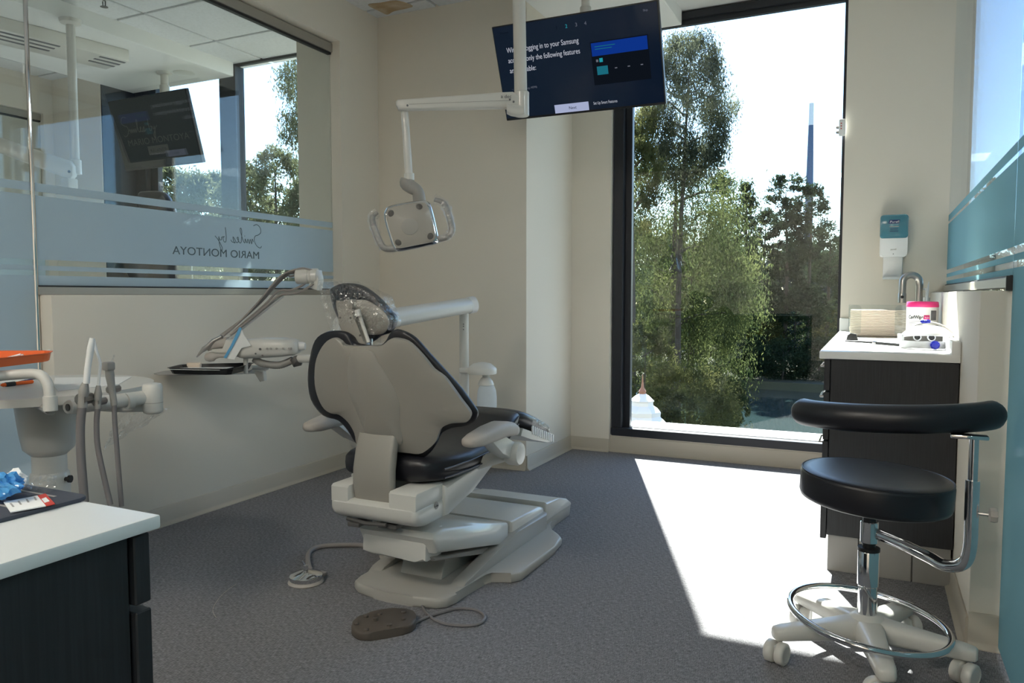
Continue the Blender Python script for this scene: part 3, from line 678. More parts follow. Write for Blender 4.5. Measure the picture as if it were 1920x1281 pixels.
srect(.62, .633, .475, .50, M['tvdim'], 'icon'); srect(.64, .66, .465, .505, M['tvcyan'], 'icon'); srect(.62, .685, .545, .63, M['tvteal'], 'tile')
for u in (.70, .775, .85): srect(u, u + .065, .545, .63, M['tvblk'], 'tile', .0003); srect(u + .026, u + .04, .575, .585, M['tvdim'], 'icon', .0006)
srect(.33, .545, .885, .975, M['tvbtn'], 'button'); text('Next', .02, spt(.42, .945), xd, yd, M['navy'], t1, ex=.0008)
text('Set Up Smart Features', .02, spt(.575, .925), xd, yd, M['tvtext'], t1, ex=.0003, fit=.145 * W_)
pp = Vector((t1.location.x + .02, 3.66, 0))
MB().tube([(pp.x, 3.66, 2.12), (pp.x, 3.66, 2.61)], .021, 20).build('ceiling_pole', M['white'], t1)
MB().lathe([(.028, 0), (.028, .10), (.024, .105)], (pp.x, 3.66, 2.335), (0, 0, 1), 20).build('pole_collar', M['white'], t1)
MB().lathe([(.006, 0), (.006, .004)], (pp.x + .018, 3.636, 2.39), (0, -1, 0), 10).build('bolt', M['print'], t1)
bx(pp.x - .05, pp.x + .05, 3.66, 3.72, 2.06, 2.16, .006).build('bracket', M['black'], t1)
t2, Mx, W_, H_, xd, yd, nd = tv('television', 'dark television with a faint grey logo seen through the left glass partition',
    on(203, 190, 'y', 3.75), on(352, 165, 'y', 3.75), on(375, 305, 'y', 3.88), on(233, 322, 'y', 3.88), .03, dark=True)
def spt2(u, v): return Mx @ Vector(((u - .5) * W_, (.5 - v) * H_, .0006))
text('MARIO MONTOYA', .062, spt2(.13, .655), xd, yd, M['tvlogo'], t2, ex=.0003, fit=.78 * W_)
for P in SCRIPT: stroke(P, .006, M['tvlogo'], t2, spt2(.10, .545), xd, yd, .046, nx=nd)
MB().box(-.13 * W_, .13 * W_, -.31 * H_, -.19 * H_, 0, .0004, 0, 1, Mx).build('logo_box', M['tvlogo'], t2)
text('ATLANTA', .033, spt2(.392, .775) + nd * .0004, xd, yd, M['screen2'], t2, ex=.0003, fit=.215 * W_)
t2x = on(308, 140, 'y', 3.87).x
bx(t2x - .05, t2x + .05, 3.87, 3.93, 2.14, 2.28, .006).build('bracket', M['black'], t2)
MB().tube([(t2x, 3.87, 2.2), (t2x, 3.87, 2.58)], .026, 18).build('ceiling_pole', M['white'], t2)
MB().lathe([(.034, 0), (.034, .10), (.03, .105)], (t2x, 3.87, 2.38), (0, 0, 1), 18).build('pole_collar', M['white'], t2)
MB().lathe([(.055, 0), (.05, .015), (.03, .02)], (t2x, 3.87, 2.576), (0, 0, -1), 20).build('ceiling_rosette', M['white'], t2)

# ================================================================ DELIVERY UNIT (doctor's side)
DU = 3.2
du = thing('delivery_unit', at(870, 700, 3.75), 'white dental delivery unit with hoses and handpieces on a flexible arm beyond the chair', 'delivery unit')
du.location.z = 0; ROOTS[du.name] = Vector(du.location)
p1 = at(870, 585, 3.75); p1b = Vector((p1.x, p1.y, .02))
MB().tube([p1b, p1], .0235, 20).build('post', M['white'], du)
MB().lathe([(.09, 0), (.09, .012), (.04, .03), (.026, .04)], (p1.x, p1.y, 0), (0, 0, 1), 28).build('post_foot', M['basep'], du)
for y in (608, 612, 618): MB().lathe([(.003, 0), (.003, .002)], at(869, y, 3.726), -FW, 8).build('screw', M['print'], du)
A0, A1 = at(884, 572, 3.74), at(640, 612, 3.0)
MB().tube([A0 + (A0 - A1).normalized() * .008, A0, at(860, 575.5, 3.66), A1], [.026, .040, .041, .046], 24, flat=.95).build('flex_arm', M['white'], du)
MB().tube([at(889, 571, 3.74), at(878, 573, 3.72)], .0415, 24).build('arm_cap', M['wplast'], du)
MB().tube([at(652, 612, 3.0), at(652, 680, 3.02)], .03, 18).build('pivot_post', M['white'], du)
zz = Z(280, 490, 5.338)
MB().tube([at(652, 672, 3.02), zz(1640, 975, 3.12), zz(1470, 978, DU)], .0165, 18).build('lower_arm', M['white'], du)
bt = MB().lathe([(.036, 0), (.044, .006), (.0485, .04), (.0485, .08), (.045, .115), (.038, .134), (.035, .14)], at(913, 776, 3.72), (0, 0, 1), 28).build('water_bottle', M['frostb'], du, 50)
MB().lathe([(.040, 0), (.040, .004), (.034, .02), (.022, .036), (.018, .038), (.018, .05)], at(911, 722, 3.72), (0, 0, 1), 24).build('bottle_collar', M['white'], bt)
mb = MB(); cpos = at(904, 701, 3.72)
mb.lathe([(.070, 0), (.072, .004), (.072, .026), (.066, .034), (.045, .05), (.02, .056), (.001, .057)], cpos, (0, 0, 1), 30); mb.box(cpos.x - .11, cpos.x, cpos.y - .04, cpos.y + .04, cpos.z + .002, cpos.z + .028, .006)
mb.build('bottle_cap', M['white'], du, 50)
# control head: rounded body lofted left to right
R = []
for x, yt, yb_, hw in ((905, 800, 940, .03), (925, 790, 965, .05), (980, 776, 972, .06), (1150, 764, 966, .065), (1350, 764, 952, .065), (1450, 775, 940, .055), (1490, 800, 922, .04), (1503, 830, 895, .02)):
    ce = zz(x, (yt + yb_) / 2, DU); h = (zz(x, yt, DU) - zz(x, yb_, DU)).length / 2
    R.append([ce + FH * u + Vector((0, 0, v)) for u, v in sell(hw, h, 24, 3.5)])
hd2 = MB().rings(R).build('control_head', M['white'], du, 60)
R = []
for x, yt, yb_, hw in ((595, 865, 900, .012), (640, 805, 880, .03), (700, 770, 875, .038), (800, 755, 870, .04), (805, 770, 860, .03)):
    ce = zz(x, (yt + yb_) / 2, DU); h = (zz(x, yt, DU) - zz(x, yb_, DU)).length / 2
    R.append([ce + FH * u + Vector((0, 0, v)) for u, v in sell(hw, h, 20, 3)])
MB().rings(R).build('holder_bar', M['arm'], du, 60)
R = []
for x, yt, yb_, hw in ((640, 870, 920, .02), (760, 860, 925, .035), (800, 770, 940, .045), (930, 780, 960, .05)):
    ce = zz(x, (yt + yb_) / 2, DU); h = (zz(x, yt, DU) - zz(x, yb_, DU)).length / 2
    R.append([ce + FH * u + Vector((0, 0, v)) for u, v in sell(hw, h, 20, 3.5)])
MB().rings(R).build('holder_block', M['white'], du, 60)
R = []
for x, y, r in ((556, 960, .006), (570, 958, .016), (605, 958, .0205), (645, 955, .019), (665, 950, .012), (700, 946, .0085), (800, 945, .0085)):
    R.append([zz(x, y, DU - .05) + FH * u + Vector((0, 0, v)) for u, v in sell(r, r, 16, 2)])
MB().rings(R).build('positioning_handle', M['arm'], du, 60)
pn = DU - .0675
for x, y, r in ((1110, 880, .010), (1065, 925, .007), (1130, 945, .008)): MB().lathe([(r * .5, 0), (r * .5, .004)], zz(x, y, pn), -FW, 12).build('button', M['dgrey'], hd2)
for x in (1180, 1215, 1275, 1340, 1400, 1420): MB().lathe([(.0045, 0), (.0045, .004)], zz(x, 875, pn), -FW, 10).build('button', M['grey'], hd2)
MB().lathe([(.018, 0), (.018, .02), (.014, .03)], zz(1490, 850, DU), RT, 16).build('side_port', M['wplast'], hd2)
MB().tube([zz(965, 960, DU), zz(965, 1030, DU)], .010, 12).build('tray_post', M['white'], du)
mb = MB(); pts = catmull([zz(x, y, DU) for x, y in ((1050, 975), (1110, 1015), (1200, 1035), (1300, 1040), (1390, 1010), (1440, 985))], 12)
mb.tube(pts, lambda t: .0155 + .0012 * math.sin(t * 160), 12); mb.build('ribbed_hose', M['grey'], du, 0)
mb = MB(); mb.tube([zz(1450, 965, DU - .01), zz(1480, 1010, DU - .01), zz(1525, 1015, DU - .01)], [.02, .026, .012], 12); mb.build('hose_clamp', M['dgrey'], du)
MB().tube([zz(800, 775, DU), zz(905, 690, DU), zz(1340, 345, DU)], .0125, 8, flat=.5).build('whip_arm', M['white'], du)
hub = zz(1590, 150, DU)
MB().lathe([(.030, -.05), (.033, -.045), (.033, .0), (.030, .004), (.030, .012), (.033, .016), (.033, .04), (.02, .05)], hub, RT, 24).build('whip_hub', M['white'], du)
MB().prism([(-.02, -.035), (.02, -.045), (.03, .0), (.02, .04), (-.02, .04)], 'y', -.02, .02, .006, 2, Matrix.Translation(zz(1665, 185, DU))).build('hub_bracket', M['white'], du)
for k, (a, off) in enumerate((((1500, 75), 0), ((1480, 95), 8), ((1450, 120), 18), ((1420, 150), 28))):
    P = [(740 - off, 748 - off * .2), (900 + off, 610 - off), (1090 + off, 410), (1250 + off, 215 + off * .6), (1360 + off * .8, 120 + off * .8), a, (1570 + off, 75 + off), (1650, 110 + off), (1640 - off, 215 + off)]
    MB().tube([zz(x, y, DU + .012 * (k - 1.5)) for x, y in P], .0042, 8, sm=5).build('instrument_hose', M['hose'], du)
for k, P in enumerate(([(810, 735), (1000, 590), (1180, 440), (1310, 340), (1450, 325), (1560, 280), (1640, 225)], [(830, 720), (1150, 440), (1290, 300), (1420, 290), (1540, 235), (1580, 200)])):
    MB().tube([zz(x, y, DU - .02 + k * .02) for x, y in P], .005, 8, sm=5).build('instrument_hose', M['hose'], du)
MB().tube([zz(730, 755, DU - .03), zz(640, 800, DU - .03), zz(590, 850, DU - .03), zz(545, 880, DU - .03), zz(520, 905, DU - .03), zz(475, 960, DU - .03)], [.009, .011, .011, .011, .007, .003], 12).build('handpiece', M['steel'], du)
mb = MB(); patch(mb, [zz(x, y, DU - .075) for x, y in ((900, 660), (925, 668), (900, 735), (840, 850), (768, 972), (742, 965), (810, 850))], .002, FW); mb.build('barrier_edge', M['blue'], du)
mb = MB(); patch(mb, [zz(x, y, DU - .07) for x, y in ((925, 680), (945, 735), (1020, 845), (920, 870), (850, 985), (768, 972), (845, 850))], .002, FW); mb.build('barrier_sheet', M['paper'], du)
# tray holder and instrument tray
TZ = .685
q = lambda x, y, z=TZ: on(280 + x / 5.338, 490 + y / 5.338, 'z', z)
mb = MB(); patch(mb, [q(45, 1120, .672), q(180, 1090, .672), q(360, 1062, .672), q(1080, 1040, .672), q(1010, 1092, .672), q(880, 1118, .672), q(600, 1130, .672), q(90, 1135, .672)], .004, Vector((0, 0, -1))); mb.build('tray_holder', M['steel'], du)
mb = MB(); a_ = q(1040, 1080, .67); mb.tube([a_, a_ + RT * .05 + Vector((0, 0, .006)), a_ + RT * .07 + Vector((0, 0, .008))], [.014, .016, .008], 14); mb.build('holder_knob', M['wplast'], du)
MB().prism([(0, 0), (.05, -.005), (.055, -.05), (.035, -.055), (.02, -.03)], 'y', -.02, .02, .003, 1, Matrix.Translation(a_) @ Matrix(((RT.x, -RT.y, 0, 0), (RT.y, RT.x, 0, 0), (0, 0, 1, 0), (0, 0, 0, 1)))).build('holder_bracket', M['white'], du)
MB().tube([q(800, 1118, .664), a_ + RT * .02 - Vector((0, 0, .012))], .008, 8).build('holder_arm', M['white'], du)
MB().tube([zz(965, 1020, DU), Vector((zz(965, 1020, DU).x, zz(965, 1020, DU).y, .668))], .009, 10).build('holder_pin', M['white'], du)
def traything(name, C4, dep, label, m, inset=.9, group=None):
    C4 = [Vector(p) for p in C4]; c = sum(C4, Vector()) / 4; t = thing(name, c - Vector((0, 0, dep)), label, 'tray', group)
    def rr_(s_, dz):                                    # rounded quadrilateral ring
        out_ = []
        for i in range(4):
            a, b, d = C4[i - 1], C4[i], C4[(i + 1) % 4]
            for k in range(4):
                f = k / 3; p = b + (a - b).normalized() * .018 * (1 - f) + (d - b).normalized() * .018 * f; out_.append(c + (p - c) * s_ + Vector((0, 0, dz)))
        return out_
    MB().rings([rr_(inset * .5, -dep), rr_(inset, -dep), rr_(.975, -.002), rr_(1.02, 0), rr_(1.02, .002), rr_(.96, .001), rr_(inset - .02, -dep + .003), rr_(inset * .5, -dep + .003)]).build('tray_body', m, t, 30)
    return t, c
tr, tc = traything('instrument_tray', [q(170, 1072, .702), q(830, 1082, .702), q(1050, 1018, .702), q(330, 1035, .702)], .024, 'black plastic instrument tray lined with white paper under the delivery unit', M['black'])
mb = MB(); cs = [q(195, 1082, .7005), q(700, 1090, .699), q(890, 1048, .6835), q(380, 1056, .6835)]; patch(mb, cs, .0012, Vector((0, 0, -1)))
tag(mb.build('paper_liner', M['paper'], None), 'white paper liner lying in the black instrument tray', 'paper')
mb = MB(); mb.prism(rrect(-.03, .03, -.012, .012, .008), 'z', 0, .02, .007, 2, Matrix.Translation(q(450, 1062, .690)) @ Matrix.Rotation(.4, 4, 'Z'))
tag(mb.build('gauze_pack', M['kraft'], None), 'small cream cotton pack on the paper in the black tray', 'gauze')

# ================================================================ ASSISTANT CART (left foreground)
DC = 2.2
z3 = Z(0, 620, 3.882)
cc_ = z3(350, 700, DC); cx_, cy_ = cc_.x, cc_.y
cart = thing('assistant_cart', (cx_, cy_, 0), 'white assistant cart with round worktop and suction hoses left of the chair', 'dental cart')
WT = .735
MB().prism([(-2.2 + .315 * math.cos(t), 1.375 + .315 * math.sin(t)) for t in [2 * pi * k / 56 for k in range(56)]], 'z', WT - .022, WT, .007, 3, None).build('worktop', M['white'], cart, 40)
MB().lathe([(.045, .535), (.066, .555), (.074, .60), (.083, .68), (.088, .705)], (cx_, cy_, 0), (0, 0, 1), 32).build('column_cover', M['white'], cart, 50)
MB().lathe([(.0455, .45), (.0455, .54)], (cx_, cy_, 0), (0, 0, 1), 28).build('column', M['white'], cart)
MB().lathe([(.052, 0.02), (.052, .47), (.050, .482), (.046, .486)], (cx_, cy_, 0), (0, 0, 1), 28).build('column_sleeve', M['white'], cart, 50)
MB().lathe([(.20, 0), (.21, .008), (.20, .03), (.08, .05), (.05, .06)], (cx_, cy_, 0), (0, 0, 1), 36).build('column_foot', M['basep'], cart, 50)
MB().lathe([(.006, 0), (.006, .012), (.011, .013), (.011, .02)], z3(468, 1080, DC), RT, 12).build('height_knob', M['black'], cart)
MB().box(cx_ - .13, cx_ + .10, cy_ - .09, cy_ + .02, .690, .714, .006).build('worktop_bracket', M['grey'], cart)
MB().tube([z3(-40, 335, 1.85), z3(60, 325, 1.87), z3(240, 315, 1.88), z3(310, 335, 1.88), z3(350, 400, 1.88), z3(362, 490, 1.88)], .0128, 16, sm=6).build('tray_arm', M['white'], cart, 60)
MB().lathe([(.0165, 0), (.0165, .036), (.013, .037)], z3(368, 582, 1.88), (0, 0, 1), 20).build('arm_collar', M['white'], cart)
MB().tube([z3(368, 582, 1.88), Vector((cx_ + .03, cy_ - .06, .70))], .012, 10).build('arm_bracket', M['grey'], cart)
MB().tube([z3(-40, 350, 1.85), z3(-40, 290, 1.85)], .0128, 12).build('tray_post', M['white'], cart)
# holder bar with joint
MB().tube([z3(492, 560, 1.95), z3(505, 558, 1.955), z3(1090, 482, 2.14)], [.016, .0195, .0195], 20).build('holder_bar', M['white'], cart)
MB().lathe([(.0095, 0), (.0095, .003)], z3(497, 560, 1.95), (z3(500, 558, 1.95) - z3(1090, 482, 2.14)), 14).build('end_screw', M['dgrey'], cart)
mb = MB(); e0 = z3(1115, 603, 2.14)
mb.lathe([(.019, 0), (.0255, .004), (.0265, .01), (.0265, .078), (.024, .084), (.012, .087)], e0, (0, 0, 1), 26); mb.build('elbow_joint', M['white'], cart, 50)
MB().lathe([(.0268, 0), (.0268, .0015)], e0 + Vector((0, 0, .031)), (0, 0, 1), 26).build('joint_seam', M['grey'], cart)
MB().tube([z3(915, 515, 2.075), z3(930, 512, 2.08), z3(965, 508, 2.09)], .0225, 20).build('bar_clamp', M['white'], cart)
MB().tube([z3(1090, 560, 2.14), z3(900, 565, 2.13), Vector((cx_ + .05, cy_ + .02, .68))], .012, 12).build('support_arm', M['white'], cart)
# suction, saliva ejector, syringe: each a part with tip, body and hose
def instr(tip, body, hose, d, rt, rb, rh, tipm):
    b = MB().tube([z3(x, y, d) for x, y in body], rb, 14, sm=4).build('valve_body', M['grey'], cart, 60)
    MB().tube([z3(x, y, d) for x, y in tip], rt, 12, sm=4).build('tip', tipm, b, 60)
    MB().tube([z3(x, y, d) for x, y in hose], rh, 12, sm=5).build('hose', M['hosed'], b, 60)
    a = z3(*body[-2], d); MB().tube([a - RT * .004 - FH * .006, a + FH * .03], rb[-1] * 1.3, 10).build('holder_clip', M['steel'], b)
instr([(672, 55), (660, 130), (640, 260), (628, 385)], [(620, 380), (610, 440), (603, 500), (600, 560)], [(600, 540), (585, 700), (588, 900), (603, 1100), (615, 1250)], 1.92, [.006, .0085, .0075, .008], [.007, .0125, .0105, .012], .0105, M['wplast'])
instr([(680, 60), (700, 140), (728, 230), (722, 320), (718, 405)], [(716, 400), (714, 460), (713, 520), (712, 570)], [(712, 560), (703, 680), (712, 850), (760, 1080), (805, 1270)], 1.95, .0035, [.005, .0095, .008, .008], .0068, M['wplast'])
instr([(832, 178), (822, 205), (812, 250)], [(795, 262), (800, 330), (815, 430), (832, 545)], [(832, 540), (835, 650), (850, 850), (868, 1080), (885, 1280)], 1.99, [.003, .0025, .004], [.010, .011, .0085, .008], .0062, M['clearp'])
MB().box(-.012, .012, -.012, .012, -.01, .012, .004, 2, Matrix.Translation(z3(790, 262, 1.985))).build('syringe_button', M['grey'], cart)
# things on the cart
bag = thing('plastic_bag', z3(1000, 700, 2.24), 'crumpled clear plastic bag hanging from the assistant cart elbow joint', 'plastic bag')
rr = random.Random(9); mb = MB()
g = {}
for j in range(9):
    for i in range(13):
        u, v = i / 12, j / 8
        a = Vector((870 + 370 * u, 590 - 20 * u, 0)); b = Vector((745 + 300 * u, 885 - 190 * u ** .8, 0)); p = a.lerp(b, v)
        g[i, j] = mb.bm.verts.new(z3(p.x + rr.uniform(-9, 9), p.y + rr.uniform(-9, 9), 2.17 + rr.uniform(-.02, .02) + .02 * math.sin(u * 14)))
for j in range(8):
    for i in range(12): mb.bm.faces.new((g[i, j], g[i + 1, j], g[i + 1, j + 1], g[i, j + 1]))
mb.build('film', M['bagp'], bag, 0)
mb = MB(); patch(mb, [z3(905, 425, 2.36), z3(1010, 395, 2.40), z3(1018, 430, 2.40), z3(1000, 455, 2.38), z3(900, 460, 2.35)], .004, FW)
tag(mb.build('blue_bag', M['blue'], None, label=None), 'blue plastic film hanging below the right edge of the round worktop', 'film')
W2 = WT + .0005
qq = lambda x, y: on(x / 3.882, 620 + y / 3.882, 'z', W2)
mb = MB(); patch(mb, [qq(400, 345), qq(960, 338), qq(860, 395), qq(420, 440), qq(390, 400)], -.0012, Vector((0, 0, -1)))
tag(mb.build('paper_sheet', M['paper'], None), 'white paper sheet spread on the right half of the round worktop', 'paper')
mb = MB(); patch(mb, [qq(-60, 350), qq(300, 342), qq(250, 365), qq(-60, 392)], -.0012, Vector((0, 0, -1)))
tag(mb.build('paper_sheet', M['paper'], None), 'white form lying under the blue pen on the round worktop', 'paper')
def pen(name, label, a, b, r, m, grip):
    a, b = a + Vector((0, 0, r)), b + Vector((0, 0, r)); t = thing(name, (a + b) / 2, label, 'pen')
    MB().tube([a, a.lerp(b, .06), a.lerp(b, .97), b], [r * .35, r, r, r * .5], 10).build('barrel', M[m], t)
    MB().tube([a.lerp(b, .14), a.lerp(b, .42)], r * 1.25, 10).build('grip', M[grip], t)
pen('pen', 'orange highlighter pen with a black grip on the round worktop', qq(5, 412), qq(243, 385), .0055, 'orange', 'black')
pen('pen', 'slim dark blue pen behind the orange highlighter on the worktop', qq(115, 390), qq(282, 350), .003, 'navy', 'navy')
TZ2 = .845
ot = lambda x, y: on(x, y, 'z', TZ2)
orr, oc = traything('instrument_tray', [ot(-70, 680), ot(93, 662.5), ot(99, 658.5), ot(-70, 659)], .022, 'bright orange instrument tray on the raised arm at the left edge', M['orange'], .93)
mb = MB(); z_ = TZ2 - .0225
patch(mb, [on(-70, 684, 'z', z_), on(84, 673.5, 'z', z_), on(92, 671, 'z', z_), on(-70, 671, 'z', z_)], .006, Vector((0, 0, -1))); mb.build('tray_shelf', M['wplast'], cart)
for (x, y, l), dsc in zip(((52, 664.5, 24), (10, 669, 16), (22, 668, 12)), ('longest white cotton roll in the orange tray, nearest its right end', 'white cotton roll at the left edge of the orange tray', 'shortest white cotton roll in the orange tray, between the two others')):
    i = 0
    a = on(x, y + 4, 'z', TZ2 - .017); b = a + Vector((.045, .035 + .01 * i, .016)) * (l / 24)
    tag(MB().tube([a, b], .0035, 8).build('cotton_roll', M['paper'], None), dsc, 'cotton roll', 'cotton rolls in the orange tray')

# ================================================================ NEAR LEFT CABINET
nc = thing('base_cabinet', (-1.35, .25, 0), 'dark laminate drawer cabinet in the near left corner', 'cabinet')
bx(-2.1, -.645, -.05, .488, .09, .769, .002, 1).build('carcass', M['dlam'], nc)
bx(-2.1, -.66, -.04, .44, 0, .09).build('toe_kick', M['grey'], nc)
for c0_, c1_ in ((-2.098, -1.38), (-1.374, -.640)):
    for a, b in ((.098, .385), (.391, .690), (.697, .766)):
        d = bx(c0_, c1_, .490, .508, a, b, .0015, 1).build('drawer', M['dlam'], nc)
        MB().tube([((c0_ + c1_) / 2 - .06, .508, b - .03), ((c0_ + c1_) / 2 - .06, .53, b - .03), ((c0_ + c1_) / 2 + .06, .53, b - .03), ((c0_ + c1_) / 2 + .06, .508, b - .03)], .004, 8).build('handle', M['steel'], d)
tag(bx(-2.12, -.632, -.06, .515, .769, .783, .0025, 2).build('countertop', M['solid'], None), 'white countertop on the near left cabinet beside the desk mat', 'countertop')
t = thing('desk_mat', (-.9, .42, .783), 'dark blue grey desk mat with printed lines on the near white countertop', 'mat')
MB().prism(rrect(-1.25, -.745, .22, .521, .012), 'z', .7832, .7872, .001, 1).build('sheet', M['matc'], t)
for a, b, y, m in ((-.93, -.86, .505, 'blue'), (-.95, -.86, .496, 'grey'), (-.85, -.775, .500, 'grey'), (-.84, -.775, .468, 'grey'), (-.83, -.77, .455, 'grey')):
    bx(a, b, y, y + .0035, .7872, .7875).build('printed_line', M[m], t)
lb = lambda x, y: on(x, y, 'z', .7885)
mb = MB(); patch(mb, [lb(7, 943), lb(20, 962), lb(86, 950), lb(70, 931)], -.001, Vector((0, 0, -1))); t = thing('appointment_card', lb(50, 945), 'white and red printed card lying on the dark desk mat', 'card')
mb.build('card', M['paper'], t)
mb = MB(); patch(mb, [lb(70, 931), lb(86, 950), lb(103, 946), lb(85, 927)], -.001, Vector((0, 0, -1))); mb.build('red_end', M['red'], t)
for k in range(4):
    a, b = lb(18 + k * 15, 946 - k * 4), lb(24 + k * 14, 953 - k * 4)
    patchm = MB(); patch(patchm, [a, a + (b - a) * .9, a + (b - a) * .9 + Vector((.0015, .001, 0)), a + Vector((.0015, .001, 0))], -.0014, Vector((0, 0, -1))); patchm.build('print_line', M['grey'], t)
patchm = MB(); patch(patchm, [lb(78, 938), lb(84, 945), lb(93, 942), lb(86, 935)], -.0014, Vector((0, 0, -1))); patchm.build('white_mark', M['paper'], t)
def crumple(name, label, cat, c, s, m, seed, drop=True, sub=3):
    bm = bmesh.new(); bmesh.ops.create_icosphere(bm, subdivisions=sub, radius=1); r = random.Random(seed)
    ph = [Vector((r.uniform(-1, 1), r.uniform(-1, 1), r.uniform(-1, 1))).normalized() for _ in range(22)]
    for v in bm.verts:
        n = v.co.normalized(); f = 1 - .34 * max(0, max(n.dot(p) for p in ph) - .86) / .14 + .12 * math.sin(9 * n.x + seed) * math.sin(11 * n.y + 7 * n.z) + r.uniform(-.03, .03)
        v.co = Vector((n.x * s[0], n.y * s[1], n.z * s[2])) * f
    mz = min(v.co.z for v in bm.verts)
    for v in bm.verts: v.co += Vector(c) - Vector((0, 0, mz))
    mb = MB(); mb.bm.free(); mb.bm = bm; return tag(mb.build(name, m, None, 12), label, cat)
b0 = on(20, 938, 'z', .7875)
crumple('blue_wrapper', 'crumpled blue plastic wrapper on the desk mat behind the card', 'wrapper', (b0.x - .010, b0.y - .004, .7876), (.034, .018, .016), M['bluep'], 2, sub=4)
crumple('white_packet', 'small crumpled white packet standing behind the blue wrapper', 'packet', (-.832, .497, .7876), (.016, .009, .0125), M['paper'], 5, sub=3)
b1 = on(45, 902, 'z', .79)
crumple('clear_wrapper', 'crumpled clear plastic wrapper behind the white packet on the mat', 'wrapper', (-.80, .503, .7876), (.020, .016, .012), M['clearp'], 8, sub=2)

# ================================================================ RIGHT CABINET AND WHAT STANDS ON IT
CT = .80
rc = thing('base_cabinet', (.06, 3.7, 0), 'dark laminate drawer cabinet along the right half wall below the window', 'cabinet')
bx(-.134, .262, 2.912, 4.572, .135, CT - .028, .002, 1).build('carcass', M['dlam'], rc)
for a, b in ((-.13, -.03), (-.026, .14), (.144, .258)): bx(a, b, 2.93, 2.945, 0, .135, .001, 1).build('toe_panel', M['grey'], rc)
bx(-.128, .258, 2.946, 4.57, 0, .135).build('toe_kick', M['grey'], rc)
for y0, y1 in ((2.914, 3.46), (3.466, 4.01), (4.016, 4.57)):
    for a, b in ((.120, .475), (.481, .652), (.658, CT - .031)):
        d = bx(-.156, -.136, y0, y1, a, b, .0015, 1).build('drawer', M['dlam'], rc)
        ym = (y0 + y1) / 2; zb = b - .04
        MB().tube([(-.156, ym - .07, zb), (-.178, ym - .07, zb), (-.178, ym + .07, zb), (-.156, ym + .07, zb)], .004, 8).build('handle', M['chrome'], d)
ct = thing('countertop', (.05, 3.7, CT), 'white countertop with low side splash on the right cabinet', 'countertop')
mb = MB().box(-.172, .264, 2.90, 4.584, CT - .027, CT, .003, 2); mb.build('slab', M['solid'], ct)
bx(.236, .264, 2.90, 4.584, CT - .002, CT + .045, .003, 2).build('side_splash', M['solid'], ct)
bx(-.172, .236, 4.566, 4.584, CT - .002, CT + .07, .003, 2).build('back_splash', M['solid'], ct)
MB().lathe([(.13, .0008), (.135, .0015), (.13, .0025)], (.04, 4.05, CT), (0, 0, 1), 36).build('sink_rim', M['steel'], ct)
fa = thing('faucet', (.19, 4.32, CT), 'brushed steel gooseneck faucet behind the pink lidded wipes tub', 'faucet')
ft = on(1706, 530, 'y', 4.32); tp = on(1691, 568, 'y', 4.30); fb = on(1722, 590, 'y', 4.32)
MB().lathe([(.032, 0), (.032, .006), (.022, .012), (.021, .03)], (fb.x, 4.32, CT), (0, 0, 1), 20).build('base', M['steel'], fa)
hw = (fb.x - tp.x) / 2; cxm = (fb.x + tp.x) / 2
MB().tube([(fb.x, 4.32, CT), (fb.x, 4.32, ft.z - .02)] + [(cxm + hw * math.cos(a), 4.32 - .006 * a, ft.z - .0 + hw * math.sin(a)) for a in [pi * k / 12 for k in range(1, 12)]] + [(tp.x, 4.30, ft.z - .02), (tp.x, 4.30, tp.z + .01)], .0175, 16).build('spout', M['steel'], fa, 60)
MB().lathe([(.0195, 0), (.0195, .045), (.0175, .05)], (tp.x, 4.30, tp.z), (0, 0, 1), 16).build('aerator', M['steel'], fa)
MB().lathe([(.008, 0), (.007, .002)], (tp.x, 4.2815, on(1692, 557, 'y', 4.3).z), (0, -1, 0), 14).build('sensor', M['black'], fa)
# soap pump
sx = on(1737, 560, 'y', 4.40).x
sp = thing('soap_pump', (sx, 4.40, CT), 'white soap pump bottle between faucet and half wall', 'soap bottle')
zt = on(1737, 545, 'y', 4.40).z
MB().lathe([(.03, 0), (.034, .006), (.034, zt - CT - .10), (.028, zt - CT - .07), (.012, zt - CT - .055)], (sx, 4.40, CT), (0, 0, 1), 20).build('bottle', M['frostb'], sp, 50)
MB().lathe([(.017, -.06), (.017, -.035), (.006, -.033), (.005, 0), (.011, .001), (.011, .012)], (sx, 4.40, zt), (0, 0, 1), 16).build('pump', M['wplast'], sp)
bx(sx - .035, sx + .008, 4.394, 4.406, zt + .004, zt + .012, .003).build('nozzle', M['wplast'], sp)
# wipes tub
wp_ = on(1729, 640, 'z', CT); wx, wy = wp_.x, wp_.y + .06
wt_ = thing('wipes_tub', (wx, wy, CT), 'white disinfecting wipes tub with a pink lid on the right countertop', 'wipes tub')
wr = .062; wh = on(1729, 576, 'y', wy).z - CT
MB().lathe([(wr * .94, 0), (wr * .98, .004), (wr, wh * .5), (wr, wh)], (wx, wy, CT), (0, 0, 1), 36).build('tub', M['wplast'], wt_, 50)
MB().lathe([(wr * 1.01, wh), (wr * 1.03, wh + .003), (wr * 1.0, wh + .020), (wr * .95, wh + .024), (wr * .4, wh + .025)], (wx, wy, CT), (0, 0, 1), 36).build('lid', M['pink'], wt_, 40)
def wraptext(s, size, a0, z, m, fit, nm='lettering'):
    o = text(s, size, (0, 0, 0), (1, 0, 0), (0, 0, 1), m, wt_, nm, ex=.0004, fit=fit, bold=.03)
    b = base_of(wt_)
    for v in o.data.vertices:
        p = v.co + b; a = a0 + p.x / wr; r = wr + .0006 - p.y * .5
        v.co = Vector((wx + r * math.sin(a), wy - r * math.cos(a), z + p.z)) - b
